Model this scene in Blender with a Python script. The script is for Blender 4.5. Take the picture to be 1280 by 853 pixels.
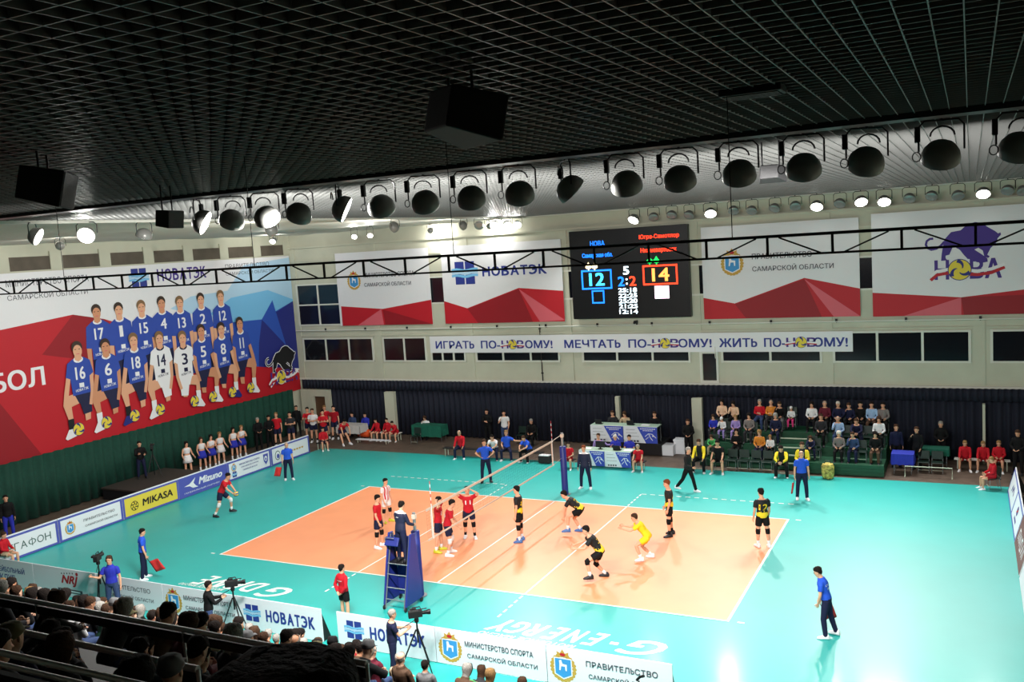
import bpy, bmesh, math, random
import numpy as np
from mathutils import Vector, Matrix
from mathutils.bvhtree import BVHTree
random.seed(7)
V = Vector
PI = math.pi
for o in list(bpy.data.objects):
    bpy.data.objects.remove(o)
SC = bpy.context.scene
COL = SC.collection

# ---------------------------------------------------------------- camera, world, exposure
cam = bpy.data.cameras.new('camera')
cam.sensor_fit = 'HORIZONTAL'
cam.sensor_width = 36.0
cam.lens = 36.0 * 1131.64 / 1280.0
cam.clip_start = 0.05
cam.clip_end = 300
camo = bpy.data.objects.new('camera', cam)
COL.objects.link(camo)
camo.matrix_world = Matrix(((0.89157, 0.00849, 0.45280, 14.7758), (0.44829, 0.12539, -0.88505, -27.2333),
                            (-0.06429, 0.99207, 0.10799, 10.2815), (0, 0, 0, 1)))
SC.camera = camo
w = bpy.data.worlds.new('world')
SC.world = w
w.use_nodes = True
w.node_tree.nodes['Background'].inputs[0].default_value = (0.5, 0.55, 0.6, 1)
w.node_tree.nodes['Background'].inputs[1].default_value = 0.004
SC.view_settings.view_transform = 'Standard'
SC.view_settings.look = 'None'
SC.view_settings.gamma = 1
SC.view_settings.use_curve_mapping = False
SC.view_settings.exposure = 0.0
SC.cycles.use_denoising = True
SC.cycles.max_bounces = 6
SC.cycles.diffuse_bounces = 3
SC.cycles.glossy_bounces = 3
SC.cycles.transparent_max_bounces = 6
SC.cycles.sample_clamp_indirect = 6
SC.cycles.caustics_reflective = False
SC.cycles.caustics_refractive = False
NEAR_W, FAR_W, SIDE_W = 222.0, 205.0, 185.0       # lamp powers of the three rows of floodlights

# ---------------------------------------------------------------- materials
def lin(c):
    return tuple(((x / 255.0) / 12.92 if x / 255.0 < 0.04045 else ((x / 255.0 + 0.055) / 1.055) ** 2.4) for x in c)
MATS = {}
def mat(name, rgb=(128, 128, 128), rough=0.6, metal=0.0, spec=0.4, emit=0.0, var=0.0, scale=6.0, bump=0.0, bscale=40.0, coat=0.0):
    if name in MATS:
        return MATS[name]
    m = bpy.data.materials.new(name)
    m.use_nodes = True
    nt = m.node_tree
    b = nt.nodes['Principled BSDF']
    c = lin(rgb) + (1,)
    b.inputs['Base Color'].default_value = c
    b.inputs['Roughness'].default_value = rough
    b.inputs['Metallic'].default_value = metal
    b.inputs['Specular IOR Level'].default_value = spec
    b.inputs['Coat Weight'].default_value = coat
    b.inputs['Coat Roughness'].default_value = .16
    if emit:
        b.inputs['Emission Color'].default_value = c
        b.inputs['Emission Strength'].default_value = emit
    if var or bump:
        tc = nt.nodes.new('ShaderNodeTexCoord')
        n = nt.nodes.new('ShaderNodeTexNoise')
        n.inputs['Scale'].default_value = scale
        n.inputs['Detail'].default_value = 4
        nt.links.new(tc.outputs['Object'], n.inputs['Vector'])
        if var:
            r = nt.nodes.new('ShaderNodeValToRGB')
            r.color_ramp.elements[0].position = 0.3
            r.color_ramp.elements[1].position = 0.7
            r.color_ramp.elements[0].color = tuple(x * (1 - var) for x in c[:3]) + (1,)
            r.color_ramp.elements[1].color = tuple(min(1, x * (1 + var)) for x in c[:3]) + (1,)
            nt.links.new(n.outputs['Fac'], r.inputs['Fac'])
            nt.links.new(r.outputs['Color'], b.inputs['Base Color'])
        if bump:
            n2 = nt.nodes.new('ShaderNodeTexNoise')
            n2.inputs['Scale'].default_value = bscale
            n2.inputs['Detail'].default_value = 3
            nt.links.new(tc.outputs['Object'], n2.inputs['Vector'])
            bp = nt.nodes.new('ShaderNodeBump')
            bp.inputs['Strength'].default_value = bump
            bp.inputs['Distance'].default_value = 0.05
            nt.links.new(n2.outputs['Fac'], bp.inputs['Height'])
            nt.links.new(bp.outputs['Normal'], b.inputs['Normal'])
    MATS[name] = m
    return m

def two_tone(name, low, high, edge=0.3, wob=0.2, rough=0.7, mid=None):
    """cloth with a lower zone of another colour; 'tv' runs 0 at the hem to 1 at the shoulders"""
    m = mat(name, high, rough)
    nt = m.node_tree
    b = nt.nodes['Principled BSDF']
    at = nt.nodes.new('ShaderNodeAttribute'); at.attribute_name = 'tv'
    tc = nt.nodes.new('ShaderNodeTexCoord')
    n = nt.nodes.new('ShaderNodeTexNoise'); n.inputs['Scale'].default_value = 9
    nt.links.new(tc.outputs['Object'], n.inputs['Vector'])
    ma = nt.nodes.new('ShaderNodeMath'); ma.operation = 'MULTIPLY_ADD'
    ma.inputs[1].default_value = -2 * wob; ma.inputs[2].default_value = wob
    nt.links.new(n.outputs['Fac'], ma.inputs[0])
    ad = nt.nodes.new('ShaderNodeMath'); ad.operation = 'ADD'
    nt.links.new(at.outputs['Fac'], ad.inputs[0]); nt.links.new(ma.outputs[0], ad.inputs[1])
    r = nt.nodes.new('ShaderNodeValToRGB')
    r.color_ramp.interpolation = 'CONSTANT'
    r.color_ramp.elements[0].color = lin(low) + (1,)
    r.color_ramp.elements[1].position = edge
    r.color_ramp.elements[1].color = lin(high) + (1,)
    nt.links.new(ad.outputs[0], r.inputs['Fac'])
    nt.links.new(r.outputs['Color'], b.inputs['Base Color'])
    return m

# ---------------------------------------------------------------- mesh builder
class MB:
    def __init__(s):
        s.v, s.f, s.m, s.mats = [], [], [], []
    def mi(s, m):
        if m not in s.mats:
            s.mats.append(m)
        return s.mats.index(m)
    def add(s, vs, fs, m=None):
        k = len(s.v)
        i = s.mi(m)
        s.v.extend([tuple(p) for p in vs])
        s.f.extend([tuple(k + j for j in f) for f in fs])
        s.m.extend([i] * len(fs))
        return s
    def box(s, c, size, m=None, rot=None):
        x, y, z = (a / 2 for a in size)
        vs = [V((sx * x, sy * y, sz * z)) for sz in (-1, 1) for sy in (-1, 1) for sx in (-1, 1)]
        if rot is not None:
            vs = [rot @ p for p in vs]
        c = V(c)
        return s.add([p + c for p in vs], [(0, 2, 3, 1), (4, 5, 7, 6), (0, 1, 5, 4), (2, 6, 7, 3), (0, 4, 6, 2), (1, 3, 7, 5)], m)
    def bbox(s, x0, x1, y0, y1, z0, z1, m=None):
        return s.box(((x0 + x1) / 2, (y0 + y1) / 2, (z0 + z1) / 2), (abs(x1 - x0), abs(y1 - y0), abs(z1 - z0)), m)
    def rings(s, rs, m=None, cap=True):
        """rs: list of lists of points, all of the same count"""
        n = len(rs[0])
        vs = [p for r in rs for p in r]
        fs = []
        for i in range(len(rs) - 1):
            for j in range(n):
                a, b = i * n + j, i * n + (j + 1) % n
                fs.append((a, b, b + n, a + n))
        if cap:
            fs.append(tuple(range(n - 1, -1, -1)))
            fs.append(tuple((len(rs) - 1) * n + j for j in range(n)))
        return s.add(vs, fs, m)
    def tube(s, pts, rad, n=8, m=None, flat=1.0, ref=None, cap=True):
        pts = [V(p) for p in pts]
        if not hasattr(rad, '__len__'):
            rad = [rad] * len(pts)
        rs = []
        pu = None
        for i, p in enumerate(pts):
            d = (pts[min(i + 1, len(pts) - 1)] - pts[max(i - 1, 0)]).normalized()
            if pu is None:
                r = V(ref) if ref is not None else (V((0, 0, 1)) if abs(d.z) < 0.9 else V((1, 0, 0)))
            else:
                r = pu
            u = (r - d * r.dot(d)).normalized()
            pu = u
            w_ = d.cross(u)
            rs.append([p + u * (math.cos(2 * PI * k / n) * rad[i]) + w_ * (math.sin(2 * PI * k / n) * rad[i] * flat) for k in range(n)])
        return s.rings(rs, m, cap)
    def bar(s, a, b, wx, wy, m=None):
        a, b = V(a), V(b)
        d = b - a
        q_ = d.to_track_quat('Z', 'Y').to_matrix()
        return s.box((a + b) / 2, (wx, wy, d.length), m, q_)
    def lathe(s, prof, n=16, m=None, org=(0, 0, 0), axis=None, cap=True):
        """prof: (r, h) pairs round the axis (default z)"""
        q_ = V(axis if axis is not None else (0, 0, 1)).normalized().to_track_quat('Z', 'Y').to_matrix()
        rs = [[V(org) + q_ @ V((r * math.cos(2 * PI * k / n), r * math.sin(2 * PI * k / n), h)) for k in range(n)] for r, h in prof]
        return s.rings(rs, m, cap)
    def ball(s, c, r, m=None, n=12, k=8, sc=(1, 1, 1)):
        rs = []
        for i in range(k + 1):
            t = PI * (0.02 + 0.96 * i / k)
            rs.append([V(c) + V((r * sc[0] * math.sin(t) * math.cos(2 * PI * j / n), r * sc[1] * math.sin(t) * math.sin(2 * PI * j / n), -r * sc[2] * math.cos(t))) for j in range(n)])
        return s.rings(rs, m)
    def mesh(s, name='m'):
        me = bpy.data.meshes.new(name)
        me.from_pydata(s.v, [], s.f)
        for m in s.mats:
            me.materials.append(m if m else mat('plain'))
        me.polygons.foreach_set('material_index', s.m)
        me.update()
        return me
    def build(s, name, parent=None, smooth=False, bevel=0.0, m=None):
        if m is not None:
            s.mats = [m]; s.m = [0] * len(s.f)
        me = s.mesh(name)
        bm = bmesh.new(); bm.from_mesh(me)
        bmesh.ops.recalc_face_normals(bm, faces=bm.faces)
        bm.to_mesh(me); bm.free()
        if smooth:
            me.polygons.foreach_set('use_smooth', [True] * len(me.polygons))
            try:
                me.set_sharp_from_angle(angle=math.radians(50))
            except Exception:
                pass
        o = bpy.data.objects.new(name, me)
        COL.objects.link(o)
        if parent is not None:
            o.parent = parent
        if bevel:
            bv = o.modifiers.new('bevel', 'BEVEL'); bv.width = bevel; bv.segments = 2; bv.limit_method = 'ANGLE'
        return o

def thing(name, label, cat, loc=(0, 0, 0), rz=0.0, group=None):
    o = bpy.data.objects.new(name, None)
    COL.objects.link(o)
    o.empty_display_size = 0.1
    o.location = loc
    o.rotation_euler = (0, 0, rz)
    return tag(o, label, cat, group)
def tag(o, label, cat, group=None):
    o['label'] = label
    o['category'] = cat
    if group:
        o['group'] = group
    return o
def struct(o):
    o['kind'] = 'structure'
    return o
def copy_tree(o, parent=None):
    c = o.copy()
    COL.objects.link(c)
    if parent is not None:
        c.parent = parent
    for ch in o.children:
        copy_tree(ch, c)
    return c

# ---------------------------------------------------------------- print on flat things: text, polygons, emblems
FC = bpy.data.curves.new('lettering', 'FONT')
FO = bpy.data.objects.new('lettering', FC)
TEXT_CACHE = {}
def text_geo(s_, bold=0.0, shear=0.0):
    key = (s_, bold, shear)
    if key not in TEXT_CACHE:
        FC.body = s_; FC.offset = bold; FC.shear = shear; FC.resolution_u = 3
        me = bpy.data.meshes.new_from_object(FO)
        vs = np.array([v.co[:2] for v in me.vertices])
        fs = [tuple(p.vertices) for p in me.polygons]
        bpy.data.meshes.remove(me)
        par = list(range(len(vs)))                 # separate outlines get separate heights so that none coincide
        def root(i):
            while par[i] != i:
                par[i] = par[par[i]]; i = par[i]
            return i
        for f in fs:
            for i in f[1:]:
                par[root(i)] = root(f[0])
        ids = {}
        isl = [ids.setdefault(root(i), len(ids)) % 4 for i in range(len(vs))]
        lo, hi = vs.min(0), vs.max(0)
        TEXT_CACHE[key] = ((vs - lo) / (hi - lo), fs, isl)
    return TEXT_CACHE[key]

class Print(MB):
    """flat print in a frame: O + u*U + v*Vv + layer*eps*N"""
    def __init__(s, O, U, Vv, eps=0.002):
        super().__init__()
        s.O, s.U, s.W = V(O), V(U), V(Vv)
        s.N = s.U.cross(s.W)
        s.k, s.eps, s.j = 0, eps, 0
    def P(s, u, v, k=None):
        return s.O + s.U * u + s.W * v + s.N * ((s.k if k is None else k) * s.eps)
    def up(s):
        s.k += 1
        return s
    def poly(s, m, pts):
        s.j = (s.j + 1) % 12                      # no two printed shapes share a plane
        k = s.k + .07 * s.j
        s.add([s.P(p[0], p[1], k) for p in pts], [tuple(range(len(pts)))], m)
        return s
    def rect(s, m, u0, v0, u1, v1):
        return s.poly(m, [(u0, v0), (u1, v0), (u1, v1), (u0, v1)])
    def ell(s, m, cu, cv, ru, rv, n=20, a0=0, a1=360):
        return s.poly(m, [(cu + ru * math.cos(math.radians(a0 + (a1 - a0) * i / n)), cv + rv * math.sin(math.radians(a0 + (a1 - a0) * i / n))) for i in range(n if a1 - a0 == 360 else n + 1)])
    def stroke(s, m, pts, wd):
        pts = [V((p[0], p[1])) for p in pts]
        L, R = [], []
        for i, p in enumerate(pts):
            d = (pts[min(i + 1, len(pts) - 1)] - pts[max(i - 1, 0)]).normalized()
            n_ = V((-d.y, d.x)) * (wd / 2 if not hasattr(wd, '__len__') else wd[i] / 2)
            L.append(p + n_); R.append(p - n_)
        for i in range(len(pts) - 1):
            s.poly(m, [tuple(R[i]), tuple(R[i + 1]), tuple(L[i + 1]), tuple(L[i])])
        return s
    def text(s, m, t, u0, v0, u1, v1, bold=0.0, shear=0.0, rise=0.0):
        """lettering fitted to a box; bold strokes come from a few shifted copies"""
        if 'Э' in t or 'Ф' in t:
            wd = {'М': 1.2, 'Е': .85, 'Г': .8, 'Ф': 1.25, 'Н': 1.0, 'О': 1.12, 'В': .95, 'А': 1.08, 'Т': .9, 'Э': 1.0, 'К': 1.0}
            tot = sum(wd[c_] for c_ in t) + .18 * (len(t) - 1)
            x = 0
            for c_ in t:
                a, b = u0 + (u1 - u0) * x / tot, u0 + (u1 - u0) * (x + wd[c_]) / tot
                r_ = rise * x / tot
                if c_ == 'Э':
                    s.text(m, 'C', b, v0 + r_, a, v1 + r_, bold, shear)
                    s.rect(m, a + (b - a) * .38, v0 + r_ + (v1 - v0) * .43, b - (b - a) * .05, v0 + r_ + (v1 - v0) * .58)
                elif c_ == 'Ф':
                    s.text(m, 'O', a, v0 + r_ + (v1 - v0) * .12, b, v1 + r_ - (v1 - v0) * .12, bold, shear)
                    s.rect(m, a + (b - a) * .45, v0 + r_ - (v1 - v0) * .05, a + (b - a) * .55, v1 + r_ + (v1 - v0) * .05)
                else:
                    s.text(m, {'М': 'M', 'Е': 'E', 'Г': 'Г', 'Н': 'H', 'О': 'O', 'В': 'B', 'А': 'A', 'Т': 'T', 'К': 'K'}[c_], a, v0 + r_, b, v1 + r_, bold, shear)
                x += wd[c_] + .18
            return s
        vs, fs, isl = text_geo(t, 0.0, shear)
        h = (v1 - v0) * min(bold, .05) * .9
        for i, (du, dv) in enumerate(((0, 0),) if bold < .008 else ((-h, -h * .6), (h, -h * .6), (-h, h * .6), (h, h * .6), (0, 0))):
            s.add([s.P(u0 + (h if u1 > u0 else -h) + a * (u1 - u0 - (2 * h if u1 > u0 else -2 * h)) + du, v0 + h * .6 + b * (v1 - v0 - 1.2 * h) + dv + rise * a, s.k + .15 * i + .12 * g_) for (a, b), g_ in zip(vs, isl)], fs, m)
        return s
    def slab(s, m, u0, v0, u1, v1, t):
        """the board itself, t thick behind the print"""
        a = [s.P(u0, v0, 0), s.P(u1, v0, 0), s.P(u1, v1, 0), s.P(u0, v1, 0)]
        b = [p - s.N * t for p in a]
        s.add(a + b, [(0, 1, 2, 3), (7, 6, 5, 4), (0, 4, 5, 1), (1, 5, 6, 2), (2, 6, 7, 3), (3, 7, 4, 0)], m)
        s.k = 1
        return s
# ---------------------------------------------------------------- colours
M_white = mat('white_print', (226, 226, 230), 0.6)
M_vinyl = mat('white_vinyl', (218, 218, 222), 0.55, bump=0.25, bscale=3.0)
M_red = mat('red_print', (178, 22, 36), 0.6)
M_red_dark = mat('dark_red_print', (140, 14, 28), 0.6)
M_red_pale = mat('rose_print', (205, 92, 104), 0.6)
M_navy = mat('navy_print', (38, 52, 132), 0.6)
M_text = mat('grey_lettering', (70, 72, 82), 0.6)
M_sky = mat('light_blue_print', (112, 178, 220), 0.6)
M_skyp = mat('pale_blue_print', (168, 200, 224), 0.6)
M_blue = mat('blue_print', (40, 78, 170), 0.6)
M_deep = mat('deep_blue_print', (34, 42, 120), 0.6)
M_gold = mat('gold_print', (190, 150, 62), 0.6)
M_shield = mat('shield_blue_print', (58, 140, 200), 0.6)
M_black = mat('black_print', (20, 20, 24), 0.6)
M_purple = mat('purple_print', (62, 40, 128), 0.6)
M_yel = mat('yellow_print', (222, 200, 62), 0.6)
M_skin_p = mat('skin_print', (214, 160, 128), 0.6)
M_skin_p2 = mat('tanned_skin_print', (198, 138, 104), 0.6)
M_hair_p = mat('hair_print', (52, 38, 30), 0.6)
M_fair_p = mat('fair_hair_print', (120, 92, 62), 0.6)
M_kit = mat('jersey_blue_print', (42, 70, 160), 0.6)
M_kit_d = mat('shorts_navy_print', (26, 28, 62), 0.6)
M_maz = mat('violet_board', (78, 84, 168), 0.5)
M_green_t = mat('grey_green_lettering', (70, 96, 92), 0.6)

def emblem(p, cu, cv, h):
    """regional coat of arms: gold wreath, blue shield, white goat, gold crown"""
    a = h * 0.36
    for i in range(22):
        t = math.radians(i * 360 / 22)
        p.ell(M_gold, cu + a * 0.98 * math.cos(t), cv - 0.06 * h + h * 0.38 * math.sin(t), h * 0.075, h * 0.062, 7)
    p.up()
    w = h * 0.25
    p.poly(M_white, [(cu - w * 1.12, cv + .24 * h), (cu - w * 1.12, cv - .27 * h), (cu, cv - .41 * h), (cu + w * 1.12, cv - .27 * h), (cu + w * 1.12, cv + .24 * h)])
    p.up()
    p.poly(M_shield, [(cu - w, cv + .21 * h), (cu - w, cv - .25 * h), (cu, cv - .37 * h), (cu + w, cv - .25 * h), (cu + w, cv + .21 * h)])
    p.poly(M_gold, [(cu - .16 * h, cv + .27 * h), (cu + .16 * h, cv + .27 * h), (cu + .19 * h, cv + .43 * h), (cu + .08 * h, cv + .38 * h), (cu, cv + .5 * h), (cu - .08 * h, cv + .38 * h), (cu - .19 * h, cv + .43 * h)])
    p.up()
    p.ell(M_red, cu, cv + .34 * h, .09 * h, .05 * h, 10)
    g = h * 0.16
    p.poly(M_white, [(cu - .8 * g, cv - .9 * g), (cu - .55 * g, cv - .9 * g), (cu - .35 * g, cv - .1 * g), (cu + .35 * g, cv - .1 * g), (cu + .45 * g, cv - .9 * g),
                     (cu + .7 * g, cv - .9 * g), (cu + .75 * g, cv + .3 * g), (cu - .1 * g, cv + .4 * g), (cu - .3 * g, cv + 1.1 * g), (cu - .75 * g, cv + 1.0 * g), (cu - .7 * g, cv + .3 * g)])
    p.up()

def gas_logo(p, cu, cv, h):
    """two by two dark blue squares crossed by pale blue waves"""
    q_ = h * 0.46
    for sx in (-1, 1):
        for sy in (-1, 1):
            p.rect(M_navy, cu + sx * h * .26 - q_ / 2, cv + sy * h * .27 - q_ / 2, cu + sx * h * .26 + q_ / 2, cv + sy * h * .27 + q_ / 2)
    p.up()
    for i, dv in enumerate((.13, 0.0, -.13)):
        pts = [(cu + h * (-.66 + 1.32 * k / 10), cv + h * (dv + .035 * math.sin(k * .9))) for k in range(11)]
        p.stroke(M_sky if i != 1 else M_skyp, pts, h * .11)
    p.up()

CAT = [(300, 260), (370, 180), (470, 165), (540, 100), (620, 80), (690, 95), (740, 140), (820, 195), (850, 225), (875, 215), (880, 240), (845, 280), (840, 320), (810, 350),
       (775, 385), (740, 460), (765, 480), (750, 498), (710, 480), (695, 410), (650, 375), (610, 395), (680, 450), (740, 500), (745, 540), (690, 550), (630, 540),
       (600, 505), (540, 500), (500, 450), (460, 390), (400, 350), (380, 365), (350, 440), (310, 450), (310, 480), (330, 505), (262, 508), (270, 420), (290, 310)]
TAIL = [(300, 285), (262, 330), (215, 362), (160, 374), (120, 352), (102, 312), (112, 270), (145, 246), (182, 244)]
def swirl_ball(p, cu, cv, r, edge):
    p.ell(edge, cu, cv, r * 1.08, r * 1.08, 24); p.up()
    p.ell(M_yel, cu, cv, r, r, 24); p.up()
    for i in range(3):
        a = i * 2.094 + .5
        pts = []
        for k in range(7):
            t = k / 6
            pts.append((cu + r * (.25 + .7 * t) * math.cos(a + 1.3 * t), cv + r * (.25 + .7 * t) * math.sin(a + 1.3 * t)))
        p.stroke(M_deep, pts, [r * (.06 + .34 * k / 6) for k in range(7)])
    p.up()
def panther(p, cu, cv, h, fill, rim=None):
    """emblem: prowling cat above a four-letter word whose second letter is a ball"""
    s_ = h / 650.0
    T = lambda x, y: (cu + (x - 510) * s_, cv - (y - 405) * s_)
    if rim:
        pts = [T(*q_) for q_ in CAT] + [T(*CAT[0])]
        p.stroke(rim, pts, 26 * s_); p.stroke(rim, [T(*q_) for q_ in TAIL], 46 * s_); p.up()
    p.poly(fill, [T(*q_) for q_ in CAT])
    p.stroke(fill, [T(*q_) for q_ in TAIL], 26 * s_)
    p.up()
    ink = M_purple
    if rim:
        p.stroke(rim, [T(150, 730), T(330, 600), T(560, 690), T(920, 570)], 90 * s_); p.up()
    for t, x0, x1 in (('Н', 190, 345), ('В', 560, 705), ('А', 715, 885)):
        a, b = T(x0, 730), T(x1, 500)
        p.text(ink, t, a[0], a[1], b[0], b[1], bold=.03)
    p.up()
    for m_, dy in ((M_white, 0), (M_red, 42)):
        p.stroke(m_, [T(148, 690 + dy), T(215, 630 + dy), T(330, 612 + dy), T(480, 625 + dy), T(640, 642 + dy), T(780, 625 + dy), T(915, 575 + dy * .8)], 36 * s_)
    p.up()
    c = T(455, 620)
    swirl_ball(p, c[0], c[1], 116 * s_, rim or M_deep)

def facets(p, u0, u1, v0, pts):
    """red folded-paper strip along the foot of a banner; pts = upper edge"""
    poly = [(u0, v0)] + [(u1, v0)] + list(reversed(pts))
    p.poly(M_red, poly); p.up()

def jersey_logo(p, m, cu, cv, s_):
    p.rect(m, cu - .12 * s_, cv + .02, cu + .12 * s_, cv + .22 * s_)
    p.text(m, 'НОВАТЭК', cu - .33 * s_, cv - .16 * s_, cu + .33 * s_, cv - .04 * s_, bold=.02, rise=.06)

def nw(t_):
    return sum(.06 if c_ == '1' else .15 for c_ in t_) + .02

def printed_back_row(p, u, top, num, hair, skin):
    s_ = 1.0
    p.rect(M_kit_d, u - .45, top - 4.0, u + .45, top - 2.5)
    p.poly(M_kit, [(u - .3, top - .78), (u - .62, top - 1.0), (u - .72, top - 1.95), (u - .42, top - 2.0), (u - .42, top - 2.75), (u + .45, top - 2.6), (u + .42, top - 1.9), (u + .72, top - 1.8), (u + .62, top - .95), (u + .28, top - .74)])
    p.poly(skin, [(u - .70, top - 1.95), (u - .46, top - 1.98), (u - .50, top - 3.2), (u - .68, top - 3.2)])
    p.poly(skin, [(u + .46, top - 1.86), (u + .70, top - 1.82), (u + .68, top - 3.0), (u + .5, top - 3.0)])
    p.up()
    p.ell(M_white, u, top - .80, .24, .13, 12); p.up()
    p.poly(skin, [(u - .15, top - .45), (u + .15, top - .45), (u + .17, top - .8), (u, top - .88), (u - .17, top - .8)])
    p.ell(hair, u, top - .26, .265, .27, 14); p.up()
    p.ell(skin, u + .01, top - .43, .215, .27, 16); p.up()
    p.rect(M_hair_p, u - .14, top - .36, u - .05, top - .33); p.rect(M_hair_p, u + .06, top - .36, u + .15, top - .33)
    p.rect(M_red_pale, u - .07, top - .56, u + .09, top - .53)
    p.text(M_white, num, u - nw(num), top - 1.62, u + .04 + nw(num), top - 1.1, bold=.03)
    jersey_logo(p, M_white, u + .05, top - 2.2, 1.0)
    p.up()

def printed_front_row(p, u, top, num, hair, skin, white=False, flip=1, balldx=0.0, foot=3.0):
    kit, sh, ink = (M_white, M_white, M_kit_d) if white else (M_kit, M_kit_d, M_white)
    X = lambda d: u + d * flip
    # kneeling leg, shorts, raised knee
    p.poly(skin, [(X(.02), 4.2), (X(.36), 4.2), (X(.30), foot + .62), (X(.04), foot + .58)])
    p.poly(sh, [(X(-.45), top - 2.35), (X(.45), top - 2.35), (X(.42), top - 3.25), (X(-.02), top - 3.3), (X(-.15), top - 2.75)])
    p.up()
    p.poly(skin, [(X(-.15), top - 2.28), (X(-.12), top - 2.75), (X(-.60), top - 2.86), (X(-.58), foot + .75), (X(-.80), foot + .72), (X(-1.0), top - 2.75), (X(-.9), top - 2.38)])
    p.poly(sh, [(X(-.45), top - 2.25), (X(.45), top - 2.25), (X(.3), top - 2.7), (X(-.2), top - 2.78), (X(-.32), top - 2.5)])
    p.up()
    p.poly(M_white if num not in ('16', '18') else M_black, [(X(-.55), foot + .8), (X(-.85), foot + .78), (X(-.84), foot + .3), (X(-.56), foot + .3)])
    p.up()
    p.poly(M_white if num not in ('18', '8') else M_deep, [(X(-.52), foot + .34), (X(-.86), foot + .34), (X(-1.08), foot - .02), (X(-.98), foot - .1), (X(-.5), foot + .0)])
    p.poly(kit, [(u - .3, top - .78), (u - .58, top - .95), (u - .72, top - 1.55), (u - .5, top - 1.66), (u - .46, top - 2.4), (u + .46, top - 2.36), (u + .48, top - 1.62), (u + .7, top - 1.5), (u + .58, top - .92), (u + .28, top - .74)])
    p.up()
    p.poly(skin, [(X(-.70), top - 1.55), (X(-.5), top - 1.64), (X(-.68), top - 2.35), (X(-.8), top - 2.75), (X(-.98), top - 2.65), (X(-.88), top - 2.2)])
    p.poly(skin, [(X(.68), top - 1.5), (X(.48), top - 1.62), (X(.46), top - 2.3), (X(.3), top - 2.9), (X(.46), top - 2.95), (X(.64), top - 2.3)])
    p.ell(M_white if not white else M_kit_d, u, top - .82, .25, .15, 12); p.up()
    p.poly(skin, [(u - .16, top - .45), (u + .16, top - .45), (u + .18, top - .82), (u, top - .92), (u - .18, top - .82)])
    p.ell(hair, u, top - .27, .275, .28, 14); p.up()
    p.ell(skin, u + .01, top - .45, .225, .28, 16); p.up()
    p.rect(M_hair_p, u - .14, top - .38, u - .05, top - .35); p.rect(M_hair_p, u + .06, top - .38, u + .15, top - .35)
    p.rect(M_red_pale, u - .07, top - .59, u + .09, top - .56)
    p.text(ink, num, u - nw(num), top - 1.72, u + .04 + nw(num), top - 1.15, bold=.03)
    jersey_logo(p, ink, u + .03, top - 2.1, 1.0)
    p.up()
    swirl_ball(p, X(-.38) + balldx, foot + .28, .27, M_deep)
# ---------------------------------------------------------------- the hall
WY, LX, RX, CZ = 14.45, -20.8, 19.6, 11.53
M_wall = mat('cream_wall', (186, 186, 168), 0.7, var=.05, scale=1.2)
M_wood = mat('brown_floorboards', (92, 78, 68), 0.5, var=.25, scale=3)
M_teal = mat('teal_sports_floor', (34, 166, 160), 0.44, spec=.6, coat=.09, var=.035, scale=.9, bump=.02, bscale=1.4)
M_court = mat('orange_court', (234, 150, 104), 0.44, spec=.6, coat=.09, var=.04, scale=.8, bump=.02, bscale=1.4)
M_line = mat('white_line', (238, 238, 232), 0.35)
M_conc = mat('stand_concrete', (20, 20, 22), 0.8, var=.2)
M_curt = mat('navy_curtain', (18, 22, 38), 0.85, var=.15, scale=9)
M_gcurt = mat('green_curtain', (8, 58, 46), 0.85, var=.15, scale=7)
M_grid = mat('ceiling_lattice_metal', (114, 116, 114), 0.40, spec=.4)
M_plen = mat('black_void', (10, 10, 11), 0.9)
M_sheet = mat('white_ceiling_sheet', (205, 203, 190), 0.6, bump=.6, bscale=.8)
M_dark = mat('dark_steel', (24, 24, 26), 0.45, metal=.3)
M_glass = mat('dark_window_glass', (16, 17, 24), 0.12, spec=.6)
M_frame = mat('white_window_frame', (206, 206, 196), 0.5)

struct(MB().bbox(-24, 21, -29, 15.2, -.3, -.012, M_wood).build('floor'))
mb = MB()
mb.bbox(-16.3, 16.15, -10.6, 10.42, -.012, 0, M_teal)
struct(mb.build('floor_covering'))
p = Print((0, 0, 0), (1, 0, 0), (0, 1, 0), .0025)
p.k = 1
p.rect(M_court, -9, -4.5, 9, 4.5); p.up()
W_ = .05
for x in (-8.975, 8.975, -3, 3, 0):
    p.rect(M_line, x - W_ / 2 - (.012 if abs(x) > 8 else 0), -4.5, x + W_ / 2 + (.012 if abs(x) > 8 else 0), 4.5)
p.up()
for y in (-4.475, 4.475):
    p.rect(M_line, -9, y - .03, 9, y + .03)
def dashes(a, b, n):
    a, b = V(a), V(b)
    for i in range(n):
        c = a + (b - a) * ((i + .3) / n)
        d = (b - a).normalized() * .1
        n_ = V((-d.y, d.x)).normalized() * .03
        p.poly(M_line, [tuple(c - d - n_), tuple(c + d - n_), tuple(c + d + n_), tuple(c - d + n_)])
dashes((-9, 6.22), (-3, 6.22), 17); dashes((3, 6.22), (9, 6.3), 17)
for x in (-3, 3):
    dashes((x, 4.6), (x, 6.3), 5); dashes((x, -4.6), (x, -6.3), 5)
for x in (-9.32, 9.32):
    for y in (-4.475, 4.475):
        p.rect(M_line, x - .09, y - .035, x + .09, y + .035)
struct(p.build('floor_court'))
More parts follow.
